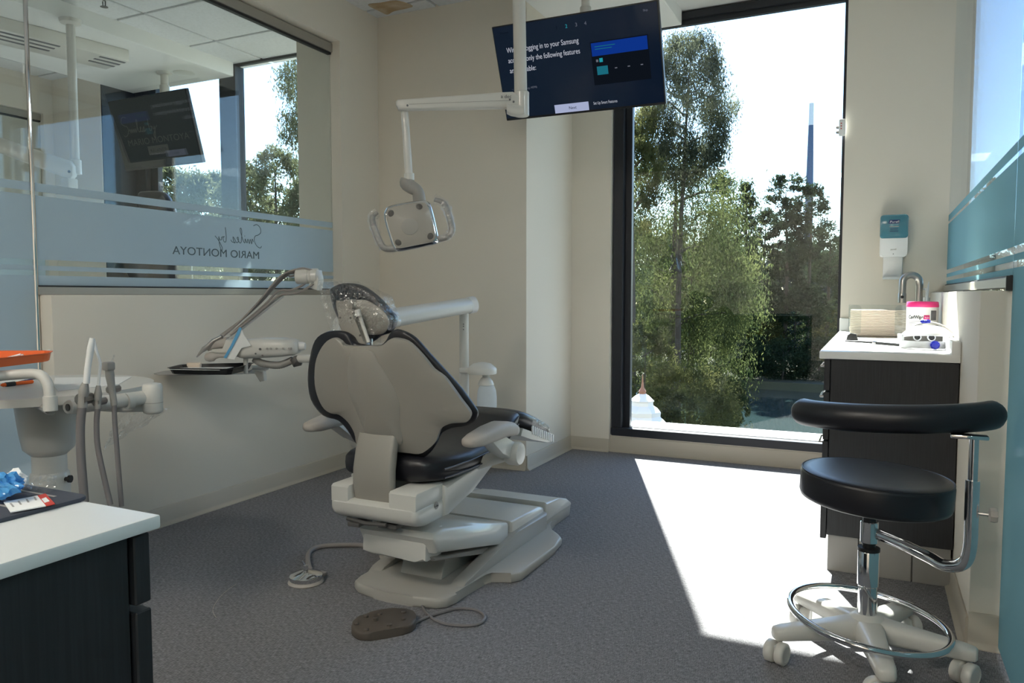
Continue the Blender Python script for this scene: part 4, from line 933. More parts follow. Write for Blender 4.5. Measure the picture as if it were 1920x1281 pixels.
def wrappatch(a0, a1, z0, z1, m, nm):
    mb = MB(); R = []
    for k in range(9):
        a = a0 + (a1 - a0) * k / 8; n = Vector((math.sin(a), -math.cos(a), 0)); c = Vector((wx, wy, 0))
        R.append([c + n * (wr + .0002) + Vector((0, 0, z0)), c + n * (wr + .0008) + Vector((0, 0, z0)), c + n * (wr + .0008) + Vector((0, 0, z1)), c + n * (wr + .0002) + Vector((0, 0, z1))])
    mb.rings(R).build(nm, m, wt_, 0)
zl = CT + wh * .66
wraptext('CaviWipes', .021, -1.0, zl, M['black'], .070)
wrappatch(.05, .42, zl - .003, zl + .016, M['pink'], 'label_block'); wraptext('2.0', .013, .10, zl + .001, M['wplast'], .016)
wrappatch(.50, .95, zl - .006, zl + .036, M['print'], 'label_picture')
for k in range(3): wrappatch(-1.0, -.1 + .05 * k, zl - .012 - k * .008, zl - .010 - k * .008, M['grey'], 'label_line')
# head-worn loupe with white visor
hp = on(1742, 656, 'z', CT); HX, HY = hp.x - .004, hp.y + .085
lo = thing('loupe_headset', (HX, HY, CT), 'white head worn magnifier visor with blue knobs on the right countertop', 'magnifier headset')
hk = .068
def arc(rx, ry, z0, z1, a0, a1, dz, n=22, th=.003, lean=0):
    R = []
    for k in range(n + 1):
        a = a0 + (a1 - a0) * k / n; p = Vector((HX + rx * math.cos(a), HY + ry * math.sin(a), CT)); nn = Vector((math.cos(a), math.sin(a), 0)); e = dz(a)
        R.append([p + nn * th + Vector((0, lean * z0, z0 + e)), p - nn * th + Vector((0, lean * z0, z0 + e)), p - nn * th * (1) - nn * lean * (z1 - z0) + Vector((0, 0, z1 + e)), p + nn * th - nn * lean * (z1 - z0) + Vector((0, 0, z1 + e))])
    return MB().rings(R)
arc(.088, .085, .004, .030, 0, 2 * pi, lambda a: .0, 36, .0025).build('headband', M['visor'], lo, 50)
arc(.080, .077, .006, .050, .15, pi - .15, lambda a: 0, 24, .004).build('gap_shade_band', M['dgrey'], lo, 50)  # dark band added inside the headband to shade the gap under the visor
R = []
for k in range(25):
    a = pi + pi * k / 24; R.append((a, math.sin(k / 24 * pi)))
mb = MB(); rings = []
for a, b in R:
    n = Vector((math.cos(a), math.sin(a), 0)); P = []
    for j in range(7):
        v = j / 6; rad = .096 * (1 - .25 * v * v) ; zlo = .030 + .022 * b ** .7; z = zlo + v * (.018 + .018 * b ** .6)
        P.append(Vector((HX + rad * math.cos(a) * 1.0, HY + rad * math.sin(a) * (1 - .35 * v), CT + z)))
    rings.append(P + [p + Vector((-n.x, -n.y, -.3)).normalized() * .004 for p in P[::-1]])
mb.rings(rings).build('visor', M['visor'], lo, 50)
arc(.094, .09, .028, .052, -.55, .35, lambda a: 0, 12, .004).build('side_arm', M['visor'], lo, 50)
arc(.094, .09, .028, .052, pi - .35, pi + .55, lambda a: 0, 12, .004).build('side_arm', M['visor'], lo, 50)
MB().tube([(HX - .07, HY + .0, CT + .06), (HX - .04, HY + .02, CT + .085), (HX + .01, HY + .03, CT + .096), (HX + .055, HY + .02, CT + .083), (HX + .09, HY + .0, CT + .05)], .008, 8, sm=5, flat=.35).build('crown_strap', M['grey'], lo, 50)
for dx in (-.034, .012):
    l = MB().lathe([(.012, -.012), (.0135, -.01), (.0135, .01), (.010, .012), (.009, .008)], (HX + dx, HY - .058, CT + .044), (0, -1, 0), 20).build('loupe_barrel', M['visor'], lo)
    MB().lathe([(.009, .0), (.007, .003), (.001, .004)], (HX + dx, HY - .067, CT + .044), (0, -1, 0), 16).build('lens', M['black'], l)
bx(HX - .02, HX + .045, HY - .03, HY - .01, CT + .05, CT + .064, .003).build('bracket', M['black'], lo)
def knob(p, ax, r): 
    mb = MB(); ax = Vector(ax).normalized(); R = []
    u = Vector((1, 0, 0)); v = ax.cross(u).normalized()
    for f, z in ((.75, 0), (1, .003), (1, .010), (.7, .013), (.2, .0135)):
        R.append([Vector(p) + ax * z + (u * math.cos(2 * pi * j / 32) + v * math.sin(2 * pi * j / 32)) * r * f * (1 + .07 * (j % 2) * 2 - .07) for j in range(32)])
    mb.rings(R).build('blue_knob', M['dblue'], lo, 30)
knob((HX + .022, HY - .0875, CT + .018), (0, -1, 0), .0155); knob((HX - .005, HY + .02, CT + .094), (0, 0, 1), .016)
# clear tray with stacked paper towels
ta, tb = on(1589, 630, 'z', CT), on(1699, 634, 'z', CT); ty = ta.y - .04; x0, x1 = ta.x + .004, tb.x + .012
zt = on(1640, 572, 'y', ty).z
tt = thing('towel_holder', ((x0 + x1) / 2, ty + .06, CT), 'clear acrylic holder filled with cream paper towels beside the faucet', 'towel holder')
bx(x0, x1, ty, ty + .13, CT, CT + .004).build('base', M['acryl'], tt)
for a, b in ((x0, x0 + .055), (x1 - .06, x1)): MB().prism(rrect(a, b, CT + .004, zt, .02), 'y', ty, ty + .003, .0008, 1).build('front_lip', M['acryl'], tt)
for a in (x0, x1 - .003): bx(a, a + .003, ty + .003, ty + .127, CT + .004, zt).build('side', M['acryl'], tt)
bx(x0, x1, ty + .127, ty + .13, CT + .004, zt).build('back', M['acryl'], tt)
rr = random.Random(6)
n_t = 16; hh = (on(1640, 581, 'y', ty).z - CT - .005) / n_t
for k in range(n_t):
    d = rr.uniform(-.002, .002)
    o = bx(x0 + .006 + d, x1 - .008 + d, ty + .006, ty + .122, CT + .005 + k * hh, CT + .005 + (k + .9) * hh, .0015, 1).build('paper_towel', M['kraft'], None)
    tag(o, 'topmost folded cream paper towel in the clear holder' if k == n_t - 1 else 'lowest folded cream paper towel in the clear holder' if k == 0 else 'folded cream paper towel in the middle of the stack in the clear holder', 'paper towel', 'paper towels in the clear holder')
# glasses / stylus in the foreground of the counter
gA, gB = on(1585, 642, 'z', CT), on(1636, 645, 'z', CT); gC = on(1706, 651, 'z', CT)
gl = thing('curing_wand', gA, 'slim black pen shaped instrument lying near the front of the white countertop', 'instrument')
up5 = Vector((0, 0, .006))
MB().tube([gA + up5, gB + up5], [.003, .0045], 10).build('tip', M['black'], gl)
MB().tube([gB + up5, gB.lerp(gC, .1) + up5, gC + up5], [.005, .0065, .0065], 12).build('handle', M['black'], gl)
MB().tube([gB.lerp(gC, .03) + up5, gB.lerp(gC, .12) + up5], .0072, 12).build('ring', M['chrome'], gl)
cl = on(1597, 640, 'z', CT) ; 
cp = thing('binder_clip', cl, 'black binder clip standing at the left end of the white countertop', 'clip')
MB().prism([(-.024, 0), (.026, 0), (.016, .030), (-.006, .034), (-.018, .025)], 'y', -.016, .016, .003, 2, Matrix.Translation(cl + Vector((0, .03, 0)))).build('body', M['black'], cp)
MB().tube([cl + Vector((-.006, .02, .024)), cl + Vector((-.002, .018, .034)), cl + Vector((.006, .018, .030)), cl + Vector((.012, .02, .022))], .0016, 8).build('wire', M['steel'], cp)
mb = MB(); patch(mb, [on(1610, 634, 'z', CT + .0012), on(1690, 635, 'z', CT + .0012), on(1705, 643, 'z', CT + .0012), on(1612, 641, 'z', CT + .0012)], .001, Vector((0, 0, -1)))
tag(mb.build('paper_sheet', M['paper'], None), 'white paper lying behind the black instrument on the right countertop', 'paper')
# white wand leaning on the half wall
wa, wb = on(1766, 608, 'y', 4.25), on(1775, 528, 'y', 4.25)
wd_ = thing('measuring_wand', (wa.x, 4.25, CT), 'pale translucent plastic wand leaning upright by the half wall end', 'wand')
wb.x = min(wb.x, .262)
MB().tube([(min(wa.x, .225), 4.25, CT), (min(wa.x + .004, .228), 4.255, wa.z), (.236, 4.26, wb.z - .03), (.24, 4.262, wb.z)], [.012, .012, .010, .003], 10, flat=.5).build('body', M['frostb'], wd_)
# hand sanitiser dispenser on the wall
dx = on(1676, 440, 'y', 4.50).x; 
zs = [on(1676, y, 'y', 4.50).z for y in (404, 447, 480, 513, 523)]
hwid = (on(1701, 440, 'y', 4.5).x - on(1649, 440, 'y', 4.5).x) / 2
ds = thing('sanitiser_dispenser', (dx, 4.585, zs[1]), 'white and blue hand sanitiser dispenser on the wall above the faucet', 'dispenser')
MB().prism(rrect(dx - hwid, dx + hwid, zs[2] - .004, zs[0], .012), 'y', 4.49, 4.585, .008, 2).build('body', M['wplast'], ds, 40)
MB().prism(rrect(dx - hwid - .001, dx + hwid + .001, zs[1], zs[0] + .002, .014), 'y', 4.478, 4.58, .008, 2).build('clear_cover', M['teal'], ds, 40)
mb = MB(); patch(mb, [Vector((dx - .028, 4.4775, zs[0] - .045)), Vector((dx + .022, 4.4775, zs[0] - .045)), Vector((dx + .027, 4.4775, zs[0] - .025)), Vector((dx - .023, 4.4775, zs[0] - .025))], .001, Vector((0, -1, 0))); mb.build('logo_block', M['navy'], ds)
text('Purell', .017, (dx - .022, 4.4762, zs[0] - .041), (1, 0, 0), (.15, 0, 1), M['wplast'], ds, fit=.042)
for k, wq in enumerate((.022, .018, .02)): bx(dx - wq, dx + wq, 4.4765, 4.478, zs[0] - .062 - k * .012, zs[0] - .059 - k * .012).build('label_line', M['navy' if k else 'grey'], ds)
text('purell', .012, (dx - .014, 4.489, zs[2] + .030), (1, 0, 0), (0, 0, 1), M['grey'], ds, fit=.026)
MB().lathe([(.0025, 0), (.0025, .001)], (dx, 4.490, zs[2] + .010), (0, -1, 0), 8).build('indicator', M['print'], ds)
bx(dx - hwid * .72, dx + hwid * .72, 4.555, 4.585, zs[4], zs[2], .006).build('back_plate', M['wplast'], ds)
MB().prism(rrect(dx - hwid * .72, dx + hwid * .72, 4.50, 4.57, .02), 'z', zs[4] - .002, zs[4] + .010, .003, 1).build('drip_tray', M['frostb'], ds)

# ================================================================ STOOL
SX, SY = .004, 2.25
stl = thing('assistant_stool', (SX, SY, 0), 'black cushioned wheeled stool with curved body support and chrome foot ring', 'stool')
mb = MB()
for k in range(5):
    a = math.radians(209 + 72 * k); d = Vector((math.cos(a), math.sin(a), 0)); p = Vector((-d.y, d.x, 0)); c = Vector((SX, SY, 0)); R = []
    for r, w_, z0, z1 in ((.02, .040, .058, .120), (.08, .034, .058, .114), (.16, .028, .060, .106), (.235, .025, .060, .098), (.256, .021, .061, .094), (.262, .013, .066, .089)):
        R.append([c + d * r + p * u + Vector((0, 0, (z0 + z1) / 2 + v)) for u, v in sell(w_, (z1 - z0) / 2, 18, 3.5)])
    lg = MB().rings(R).build('base_leg', M['white'], stl, 60)
    ca = math.radians((250, 200, 235, 300, 262)[k]); cd_ = Vector((math.cos(ca), math.sin(ca), 0)); cp_ = Vector((-cd_.y, cd_.x, 0)); w0 = c + d * .243 + cd_ * .018
    for s_ in (-1, 1):
        MB().lathe([(.004, 0), (.026, .001), (.030, .005), (.030, .022), (.026, .0255), (.022, .026), (.021, .0245), (.004, .0245)], w0 + Vector((0, 0, .0302)) + cp_ * (.002 * s_), cp_ * s_, 24).build('caster_wheel', M['arm'] if s_ > 2 else M['white'], lg, 50)
    mb2 = MB(); mb2.tube([c + d * .243 + Vector((0, 0, .075)), c + d * .243 + Vector((0, 0, .045))], .007, 10); mb2.box(-.010, .012, -.004, .004, -.012, .024, .003, 1, Matrix.Translation(w0 + Vector((0, 0, .028))) @ Matrix.Rotation(ca, 4, 'Z'))
    mb2.build('caster_fork', M['wplast'], lg)
MB().lathe([(.052, .066), (.056, .08), (.05, .112), (.032, .126), (.028, .128)], (SX, SY, 0), (0, 0, 1), 28).build('base_hub', M['white'], stl, 60)
MB().lathe([(.0245, .09), (.0245, .205), (.0275, .208), (.0275, .30), (.026, .303)], (SX, SY, 0), (0, 0, 1), 26).build('column', M['chrome'], stl)
MB().lathe([(.0285, .303), (.0285, .312), (.017, .314), (.017, .42)], (SX, SY, 0), (0, 0, 1), 22).build('gas_lift', M['black'], stl)
MB().lathe([(.021, .325), (.023, .327), (.023, .382), (.021, .384)], (SX, SY, 0), (0, 0, 1), 22).build('arm_collar', M['chrome'], stl)
RZ = .122
tl_ = lambda a, r: Vector((SX + .002 + r * math.cos(a), SY - .02 + r * math.sin(a), RZ - .02 * math.cos(a) - .0 * math.sin(a)))
MB().tube([tl_(2 * pi * k / 64, .199) for k in range(64)], .0095, 14, True).build('foot_ring', M['chrome'], stl, 60)
for k in range(2): MB().tube([(SX, SY, .17), tl_(math.radians(90 + 12 * k - 6), .21)], .004, 8).build('ring_spoke', M['chrome'], stl)
# seat cushion
mb = MB(); prof = [(.05, -.080), (.176, -.080), (.186, -.075), (.190, -.064), (.190, -.012), (.188, -.005), (.182, -.001), (.16, .002), (.10, .004), (.02, .005)]
tilt = Vector((.05, .0, 1)).normalized()
mb.lathe(prof, (SX + .012, SY, .518), tilt, 56); mb.build('seat', M['vinyl'], stl, 60)
MB().lathe([(.02, -.085), (.12, -.082), (.15, -.072)], (SX + .01, SY, .512), tilt, 32).build('seat_plate', M['chrome'], stl)
MB().tube([Vector((SX + .012 + .186 * math.cos(2 * pi * k / 60), SY + .186 * math.sin(2 * pi * k / 60), .5145 - .05 * .186 * math.cos(2 * pi * k / 60))) for k in range(60)], .0028, 6, True).build('piping', M['vinyl'], stl)
# curved support bar and its arm
ex, ey = .226, 2.12
MB().tube([(SX + .02, SY, .352), (SX + .08, SY - .045, .345), (SX + .14, SY - .08, .33), (.178, 2.145, .322), (.213, 2.128, .338), (ex, ey, .38), (ex + .001, ey, .48), (ex + .001, ey, .55)], .0155, 16, sm=5).build('support_arm', M['chrome'], stl, 60)
MB().tube([(ex + .001, ey, .54), (ex + .001, ey, .66)], .0105, 14).build('inner_post', M['chrome'], stl)
MB().tube([(ex + .012, ey - .002, .47), (ex + .04, ey - .004, .47)], .004, 8).build('knob_shaft', M['steel'], stl)
MB().lathe([(.010, 0), (.017, .003), (.019, .012), (.017, .018)], (ex + .036, ey - .003, .47), (1, 0, .02), 8).build('clamp_knob', M['arm'], stl)
bx(ex - .05, ex + .03, ey - .02, ey + .02, .652, .662, .003).build('support_plate', M['chrome'], stl)
R = []; AC = Vector((.055, 2.27, .0)); 
for k in range(41):
    f = k / 40; a = math.radians(188 + 160 * f); rx, ry = .237, .165
    r_ = .0365 * min(1, (max(0, min(f, 1 - f)) / .07 + .02) ** .45) * (1 + .0 * f)
    c = AC + Vector((rx * math.cos(a), ry * math.sin(a), .69 + .012 * math.cos(a) - .0 * f)); t = Vector((-rx * math.sin(a), ry * math.cos(a), 0)).normalized(); n = Vector((t.y, -t.x, 0))
    R.append([c + n * math.cos(2 * pi * j / 20) * r_ * .95 + Vector((0, 0, math.sin(2 * pi * j / 20) * r_)) for j in range(20)])
MB().rings(R).build('body_support', M['vinyl'], stl, 60)

# ================================================================ NEIGHBOURING ROOM
l2 = thing('operatory_light', on(135, 110, 'z', 2.60), 'white ceiling lamp arm and pole in the neighbouring room behind left glass', 'dental lamp')
zc = 2.60; d2 = 4.35
pA, pB = at(134, 100, d2), at(150, 318, d2)
pA.z = 2.575; pB.x, pB.y = pA.x, pA.y
MB().tube([pA, pB], .024, 18).build('pole', M['white'], l2)
MB().lathe([(.032, 0), (.032, .08), (.026, .085)], pB - Vector((0, 0, .02)), (0, 0, 1), 18).build('pole_collar', M['white'], l2)
MB().lathe([(.06, 0), (.055, .02), (.03, .03)], pA, (0, 0, -1), 20).build('ceiling_rosette', M['white'], l2)
qA, qB = at(140, 322, d2), at(-30, 262, d2 - .1)
R = []
for f, h in ((0, .03), (.03, .055), (.2, .052), (1, .042)):
    c = qA.lerp(qB, f); R.append([c + FH * u + UP * v for u, v in sell(.025, h, 16, 4)])
MB().rings(R).build('arm', M['white'], l2, 50)
bx(-.05, .02, -.03, .03, -.055, .0, .006, 2, Matrix.Translation(at(133, 335, d2))).build('arm_hinge', M['white'], l2)
for q in ((112, 308), (118, 311), (130, 322)): MB().lathe([(.008, 0), (.008, .004)], at(*q, d2 - .03), -FW, 8).build('screw', M['print'], l2)
tk = thing('ceiling_light_track', on(60, 60, 'z', 2.5), 'white ceiling track housing with dark slots in the neighbouring room', 'ceiling track')
tA, tB = on(-40, 45, 'z', 2.50), on(243, 116, 'z', 2.50)
ang_ = math.atan2(tB.y - tA.y, tB.x - tA.x); Lt = (tB - tA).length
Mt = Matrix.Translation(tA) @ Matrix.Rotation(ang_, 4, 'Z')
bx(0, Lt, 0, .30, .0, .075, .008, 2, Mt).build('housing', M['white'], tk)
for a, b in ((0, .52), (.80, .99)):
    for v in (.03, .10, .17): bx(Lt * a, Lt * b, v, v + .022, -.003, .002, 0, 1, Mt).build('slot', M['print'], tk)
spk = thing('sprinkler_head', on(195, 6, 'z', 2.66), 'small fire sprinkler head on the neighbouring room ceiling', 'sprinkler')
s0 = on(195, 3, 'z', 2.65); s0.z = 2.672
MB().lathe([(.03, 0), (.028, .006), (.01, .008), (.008, .02)], s0, (0, 0, -1), 16).build('cup', M['steel'], spk)
mb = MB(); mb.tube([s0 + Vector((.012, 0, -.02)), s0 + Vector((.009, 0, -.05))], .003, 6); mb.tube([s0 + Vector((-.012, 0, -.02)), s0 + Vector((-.009, 0, -.05))], .003, 6); mb.lathe([(.02, 0), (.022, .002)], s0 + Vector((0, 0, -.05)), (0, 0, -1), 12)
mb.build('frame', M['dgrey'], spk)
dlp = on(345, 137, 'z', 2.575)
dl = thing('downlight', dlp, 'round flush downlight in the lowered ceiling of the neighbouring room', 'ceiling light')
MB().lathe([(.075, 0), (.073, .004), (.055, .006)], (dlp.x, dlp.y, 2.577), (0, 0, -1), 28).build('trim_ring', M['white'], dl)
d3 = 3.75
c2 = thing('dental_chair', (at(287, 600, d3).x, at(287, 600, d3).y, 0), 'dark dental chair with raised headrest behind the left glass partition', 'dental chair')
def imgpad(P, d, th, nm, m, sub=3):
    o_ = opoly([at(x, y, d) for x, y in P], sub); cc = sum(o_, Vector()) / len(o_)
    MB().rings([[cc + (p - cc) * s_ + FH * (th * g) for p in o_] for s_, g in ((.2, 0), (.85, .05), (1, .35), (1, .65), (.85, .95), (.2, 1))]).build(nm, m, c2, 60)
imgpad([(253, 362), (270, 357), (295, 357), (308, 364), (318, 384), (322, 405), (300, 418), (275, 415), (258, 395)], d3, .09, 'headrest', M['vinyl'])
imgpad([(255, 425), (315, 425), (345, 470), (352, 560), (335, 640), (240, 640), (206, 560), (210, 480)], d3 - .05, .10, 'backrest', M['vinyl'])
imgpad([(198, 512), (215, 506), (232, 512), (240, 545), (200, 560)], d3 - .12, .05, 'side_trim', M['brown'])
cb = c2.location
bx(cb.x - .24, cb.x + .24, cb.y, cb.y + .85, .62, .74, .04, 3).build('seat', M['vinyl'], c2)
MB().lathe([(.30, 0), (.30, .03), (.14, .06), (.11, .10), (.11, .62)], (cb.x, cb.y + .35, 0), (0, 0, 1), 28).build('pedestal', M['white'], c2)
MB().tube([at(287, 410, d3 + .03), at(287, 440, d3 + .03)], .025, 10).build('headrest_post', M['steel'], c2)

# unseen ceiling lights; the last two panels added for more fill light
for x, y, nm in ((-1.6, -.6, 'left rear'), (.9, -1.4, 'right rear'), (-4.6, .4, 'neighbouring room'), (2.2, 1.6, 'right room'), (-3.4, -1.6, 'far left rear, added to brighten the'), (-.4, -2.2, 'corridor, added to brighten the')):
    t = thing('unseen_ceiling_light', (x, y, 2.69), 'square flat ceiling light panel of the ' + nm + ' area', 'ceiling light')
    bx(x - .30, x + .30, y - .30, y + .30, 2.655, 2.69, .003, 1).build('frame', M['grid'], t)
    bx(x - .28, x + .28, y - .28, y + .28, 2.650, 2.657).build('diffuser', M['lamp'], t)

# ================================================================ OUTSIDE
GZ = -4.6
struct('ground', MB().prism([(-160, 5.2), (60, 5.2), (60, 13), (8, 15), (-4, 18), (-12, 26), (-26, 32), (-60, 36), (-160, 40)], 'z', GZ - .3, GZ), M['grass'])
struct('ground.001', MB().prism([(-200, 46), (-60, 48), (-22, 47), (-8, 49), (14, 47), (60, 44), (200, 60), (200, 420), (-300, 420)], 'z', GZ - .3, GZ + .25), M['grass'])
wtr = bx(-300, 200, 8, 420, GZ - .8, GZ - .25).build('lake_water', M['water'], None); tag(wtr, 'still dark lake water reflecting the trees beyond the window', 'lake')

def foliage(n, c, rx, rz, size, seed, droop=.0, shape='cone', clump=60):
    r = np.random.default_rng(seed)
    # clump centres inside the crown, leaves scattered around each
    k = max(10, n // clump); u = r.random(k); th = r.random(k) * 2 * np.pi
    if shape == 'cone': prof = (1 - u) ** .75 * .95 + .08
    elif shape == 'round': prof = np.sqrt(np.clip(1 - (2 * u - 1) ** 2, 0, 1)) * .95 + .05
    else: prof = .55 + .45 * np.sin(u * 9 + seed) ** 2 * (1 - .5 * u)
    rad = rx * prof * np.sqrt(r.uniform(.25, 1, k))
    cc = np.stack([rad * np.cos(th), rad * np.sin(th), (u - .5) * 2 * rz], 1)
    cs = (rx * (.30 if clump < 100 else .24)) * r.uniform(.5, 1.3, k)
    i = r.integers(0, k, n); d = r.normal(0, 1, (n, 3)); d /= np.linalg.norm(d, axis=1)[:, None]
    d *= (r.random(n) ** .5)[:, None] * cs[i][:, None]; d[:, 2] *= .55 + droop
    d[:, 2] -= droop * r.random(n) * cs[i]
    p = cc[i] + d
    a = r.normal(0, 1, (n, 3)); a[:, 2] -= droop * 2.5; a /= np.linalg.norm(a, axis=1)[:, None]
    b = np.cross(a, r.normal(0, 1, (n, 3))); b /= np.linalg.norm(b, axis=1)[:, None] + 1e-9
    s = size * r.uniform(.5, 1.3, n)[:, None]; w_ = s * (.45 if droop else .6)
    V = np.concatenate([p - a * s, p + b * w_ * .6, p + a * s, p - b * w_ * .6], 1).reshape(-1, 3) + np.array(c)
    me = bpy.data.meshes.new('foliage'); me.vertices.add(4 * n); me.vertices.foreach_set('co', V.astype(np.float32).ravel())
    me.loops.add(4 * n); me.loops.foreach_set('vertex_index', np.arange(4 * n, dtype=np.int32))
    me.polygons.add(n); me.polygons.foreach_set('loop_start', np.arange(0, 4 * n, 4, dtype=np.int32)); me.polygons.foreach_set('loop_total', np.full(n, 4, dtype=np.int32))
    me.update(calc_edges=True); return me, cc + np.array(c)
def tree(name, label, cat, px, d, ytop, ybot, wpx, m, n, size, seed, shape='cone', droop=0., trunk=.12, group=None, base=GZ):
    c = at(px, 553, d); zt = CH + (553 - ytop) / FPX * d; zb = CH + (553 - ybot) / FPX * d; rx = wpx / 2 / FPX * d; rz = (zt - zb) / 2
    t = thing(name, (c.x, c.y, base), label, cat, group)
    me, cl = foliage(n, (0, 0, zb + rz - base), rx, rz, size, seed, droop, shape, 60 if n < 11000 else 190)
    me.materials.append(m); o = bpy.data.objects.new('foliage', me); COL.objects.link(o); o.parent = t; o['kind'] = 'stuff'
    if trunk:
        mb = MB(); B = Vector((c.x, c.y, base)); r = random.Random(seed)
        mb.tube([B, B + Vector((r.uniform(-.1, .1), 0, (zt - base) * .5)), B + Vector((r.uniform(-.15, .15), 0, (zt - base) * .94))], [trunk, trunk * .7, trunk * .12], 8, sm=3)
        tr_ = mb.build('trunk', M['bark'], t)
        for k in range(7):
            q = Vector(cl[(k * 7) % len(cl)]) + Vector((c.x, c.y, base)); q0 = B + Vector((0, 0, max(.3, (q.z - base) - .25 * abs((q - B).xy.length))))
            MB().tube([q0, q0.lerp(q, .5) + Vector((0, 0, .1)), q], [trunk * .3, trunk * .2, trunk * .08], 5).build('branch', M['bark'], tr_)
    return t
H2_ = M['leafG']
A_, B_, C_, D_, H_ = M['leafA'], M['leafB'], M['leafC'], M['leafD'], M['leafH']
tree('cypress_tree', 'tall near cypress with drooping foliage beside the left window frame', 'tree', 1278, 17, 80, 330, 185, H2_, 45000, .040, 1, 'round', .8, .09)
tree('cypress_tree', 'feathery cypress filling the left half of the window below the tall one', 'tree', 1255, 18.5, 300, 620, 330, A_, 46000, .045, 2, 'round', .6, .16)
tree('cypress_tree', 'thin cypress against the left frame with sky gaps under the television', 'tree', 1190, 16, 190, 420, 120, D_, 12000, .042, 7, 'col', .7, .1)
tree('willow_tree', 'dark weeping tree hanging low over the lake at the window centre', 'tree', 1300, 20, 395, 760, 260, A_, 40000, .05, 3, 'round', .9, .14)
tree('leafy_shrub', 'broad olive green bush in front of the lake at lower left of the window', 'shrub', 1285, 15, 690, 850, 250, D_, 30000, .035, 4, 'round', .35, .05)
tree('leafy_shrub', 'small olive bush at the lower left window corner behind the cupola', 'shrub', 1205, 14, 610, 850, 150, D_, 18000, .035, 5, 'round', .3, .05)
tree('leafy_shrub', 'drooping green bush leaning over the water left of the open lake', 'shrub', 1362, 17, 712, 808, 90, A_, 12000, .04, 6, 'round', .8, .05)
for i, (px, d, yt, yb, wp, n, sh, lab) in enumerate((
    (1395, 48, 345, 690, 95, 10900, 'cone', 'pine on the far bank just right of the cypresses'),
    (1432, 52, 395, 680, 80, 10500, 'round', 'slim airy pine on the far bank left of the twin pines'),
    (1472, 50, 335, 600, 90, 10900, 'col', 'tallest pine on the far bank left of the chimney'),
    (1514, 50, 350, 600, 90, 10900, 'col', 'dark pine on the far bank directly below the chimney'),
    (1552, 54, 425, 690, 90, 10900, 'round', 'round topped tree on the far bank at the right window edge'),
    (1350, 50, 320, 690, 120, 10900, 'cone', 'pine on the far bank partly hidden by the cypress crown'),
    (1600, 56, 420, 690, 100, 8000, 'round', 'far bank tree hidden partly by the right window jamb'))):
    tree('pine_tree', lab, 'tree', px, d, yt, yb, wp, B_, n, .15, 20 + i, sh, .1, .16)
for i, (px, d, yt, yb, wp, m, lab) in enumerate((
    (1388, 49, 588, 660, 75, C_, 'yellow green shrub on the far bank at the window centre'),
    (1345, 49, 610, 700, 80, D_, 'green shrub on the far bank left of the yellow shrub'),
    (1440, 50, 600, 705, 80, D_, 'olive bush on the far bank right of the yellow shrub'),
    (1495, 50, 545, 708, 90, B_, 'dark bush on the far bank below the chimney'),
    (1550, 51, 575, 708, 90, D_, 'olive bush on the far bank near the right window edge'),
    (1410, 47, 640, 706, 80, B_, 'low dark bush at the water line below the yellow shrub'),
    (1470, 47.5, 640, 712, 110, B_, 'low dark bush at the water line below the tall pine'),
    (1540, 47.5, 640, 712, 110, B_, 'low dark bush at the water line by the right window edge'),
    (1240, 50, 500, 700, 160, B_, 'dark bush on the far bank behind the cypress'))):
    tree('leafy_shrub', lab, 'shrub', px, d, yt, yb, wp, m, 8000, .11, 40 + i, 'round', .05, .08)
for i, px in enumerate((1190, 1260, 1330, 1395, 1450, 1500, 1550, 1600)):
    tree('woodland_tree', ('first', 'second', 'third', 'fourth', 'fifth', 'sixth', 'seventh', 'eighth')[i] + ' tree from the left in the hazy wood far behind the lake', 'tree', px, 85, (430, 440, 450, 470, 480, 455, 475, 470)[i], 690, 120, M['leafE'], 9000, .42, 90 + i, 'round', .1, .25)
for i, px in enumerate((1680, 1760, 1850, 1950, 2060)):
    tree('woodland_tree', ('first', 'second', 'third', 'fourth', 'fifth')[i] + ' hazy tree across the lake hidden right of the window jamb', 'tree', px, 60 + 4 * i, 430 + 9 * (i % 3), 690, 150, M['leafE'], 5000, .34, 110 + i, 'round', .1, .2)
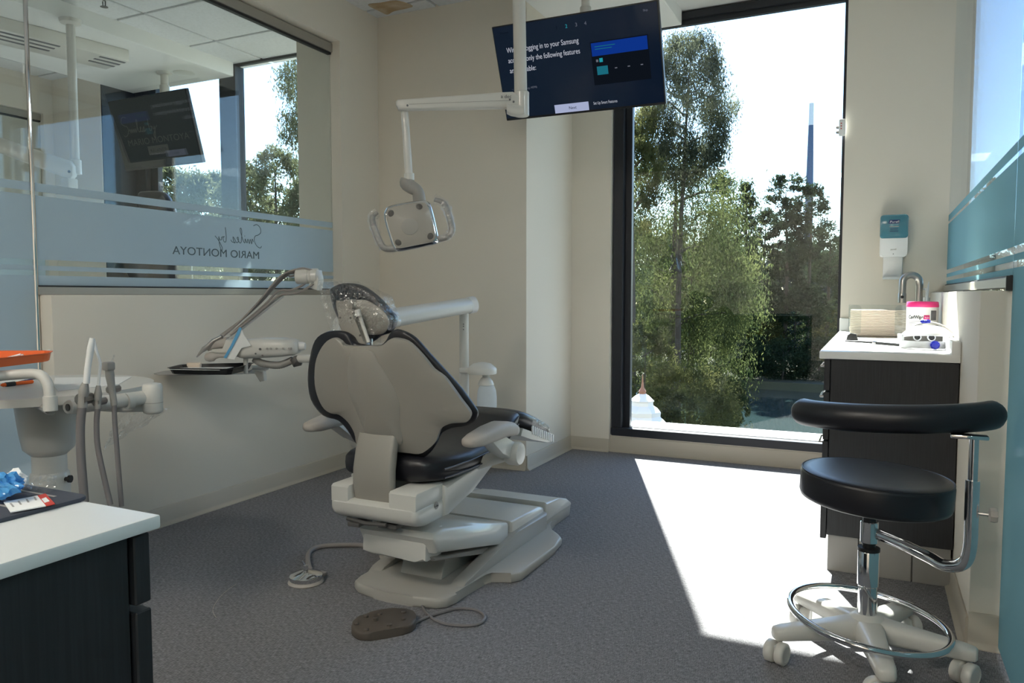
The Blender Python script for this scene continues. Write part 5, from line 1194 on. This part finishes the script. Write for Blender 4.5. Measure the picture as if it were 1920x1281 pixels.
# trees seen through the neighbouring room's windows
for i, (px, d, yt, yb, wp, m, lab) in enumerate((
    (262, 34, 315, 560, 110, H_, 'first tree from the left in the neighbouring room window'),
    (318, 38, 318, 560, 100, H_, 'second tree from the left in the neighbouring room window'),
    (365, 34, 316, 560, 100, H_, 'third tree from the left in the neighbouring room window'),
    (402, 36, 330, 560, 90, H_, 'tree beside the left edge of the dark window mullion'),
    (465, 34, 312, 560, 120, H_, 'tree right of the dark window mullion behind left glass'),
    (522, 32, 285, 560, 120, H_, 'tree with a pointed top left of the pillar behind left glass'),
    (590, 30, 320, 560, 110, H_, 'tree just hidden by the pillar behind the left glass'))):
    tree('cypress_tree', lab, 'tree', px, d, yt, yb, wp, m, 10900, .12, 60 + i, 'round', .3, .15)
tree('cypress_tree', 'tall thin limbed tree reaching into the upper right of the neighbouring window', 'tree', 585, 24, 112, 275, 140, H_, 8000, .07, 80, 'col', .8, .16)
tree('cypress_tree', 'dense tree behind the far left window of the neighbouring bay', 'tree', -10, 22, 240, 560, 230, A_, 16000, .08, 81, 'round', .2, .2)
tree('cypress_tree', 'tree top behind the right hand frosted partition', 'tree', 1850, 30, 335, 560, 90, D_, 6000, .09, 82, 'round', .2, .15)
# far chimney
cpos = at(1513, 553, 300)
chm = thing('factory_chimney', (cpos.x, cpos.y, GZ), 'tall hazy blue factory chimney with white top above the far pines', 'chimney')
zA = CH + (553 - 240) / FPX * 300; zB = CH + (553 - 200) / FPX * 300
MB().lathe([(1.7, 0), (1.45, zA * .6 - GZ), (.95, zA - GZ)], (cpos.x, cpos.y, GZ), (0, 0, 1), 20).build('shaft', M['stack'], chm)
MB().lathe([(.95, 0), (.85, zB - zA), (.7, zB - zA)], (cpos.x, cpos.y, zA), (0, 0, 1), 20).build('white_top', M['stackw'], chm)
# white cupola outside, below the sill
cu = at(1204, 790, 9.0)
cp2 = thing('garden_cupola', (cu.x, cu.y, GZ), 'white tiered cupola with a copper spire outside the lower left window corner', 'cupola')
MB().lathe([(.62, -.42), (.60, -.38), (.30, -.06), (.27, -.02), (.29, .0), (.25, .03), (.22, .07), (.225, .12), (.20, .15), (.135, .19), (.13, .23), (.145, .25), (.09, .30), (.04, .33)], (cu.x, cu.y, cu.z), (0, 0, 1), 8).build('tiers', M['cup'], cp2, 20)
MB().lathe([(.04, .32), (.045, .36), (.02, .40), (.012, .46), (.003, .56)], (cu.x, cu.y, cu.z), (0, 0, 1), 12).build('spire', M['copper'], cp2)
for sx_ in (-1, 1):
    for sy_ in (-1, 1): MB().box(cu.x + sx_ * .34 - .04, cu.x + sx_ * .34 + .04, cu.y + sy_ * .34 - .04, cu.y + sy_ * .34 + .04, GZ, cu.z - .38, .006, 1).build('post', M['cup'], cp2)
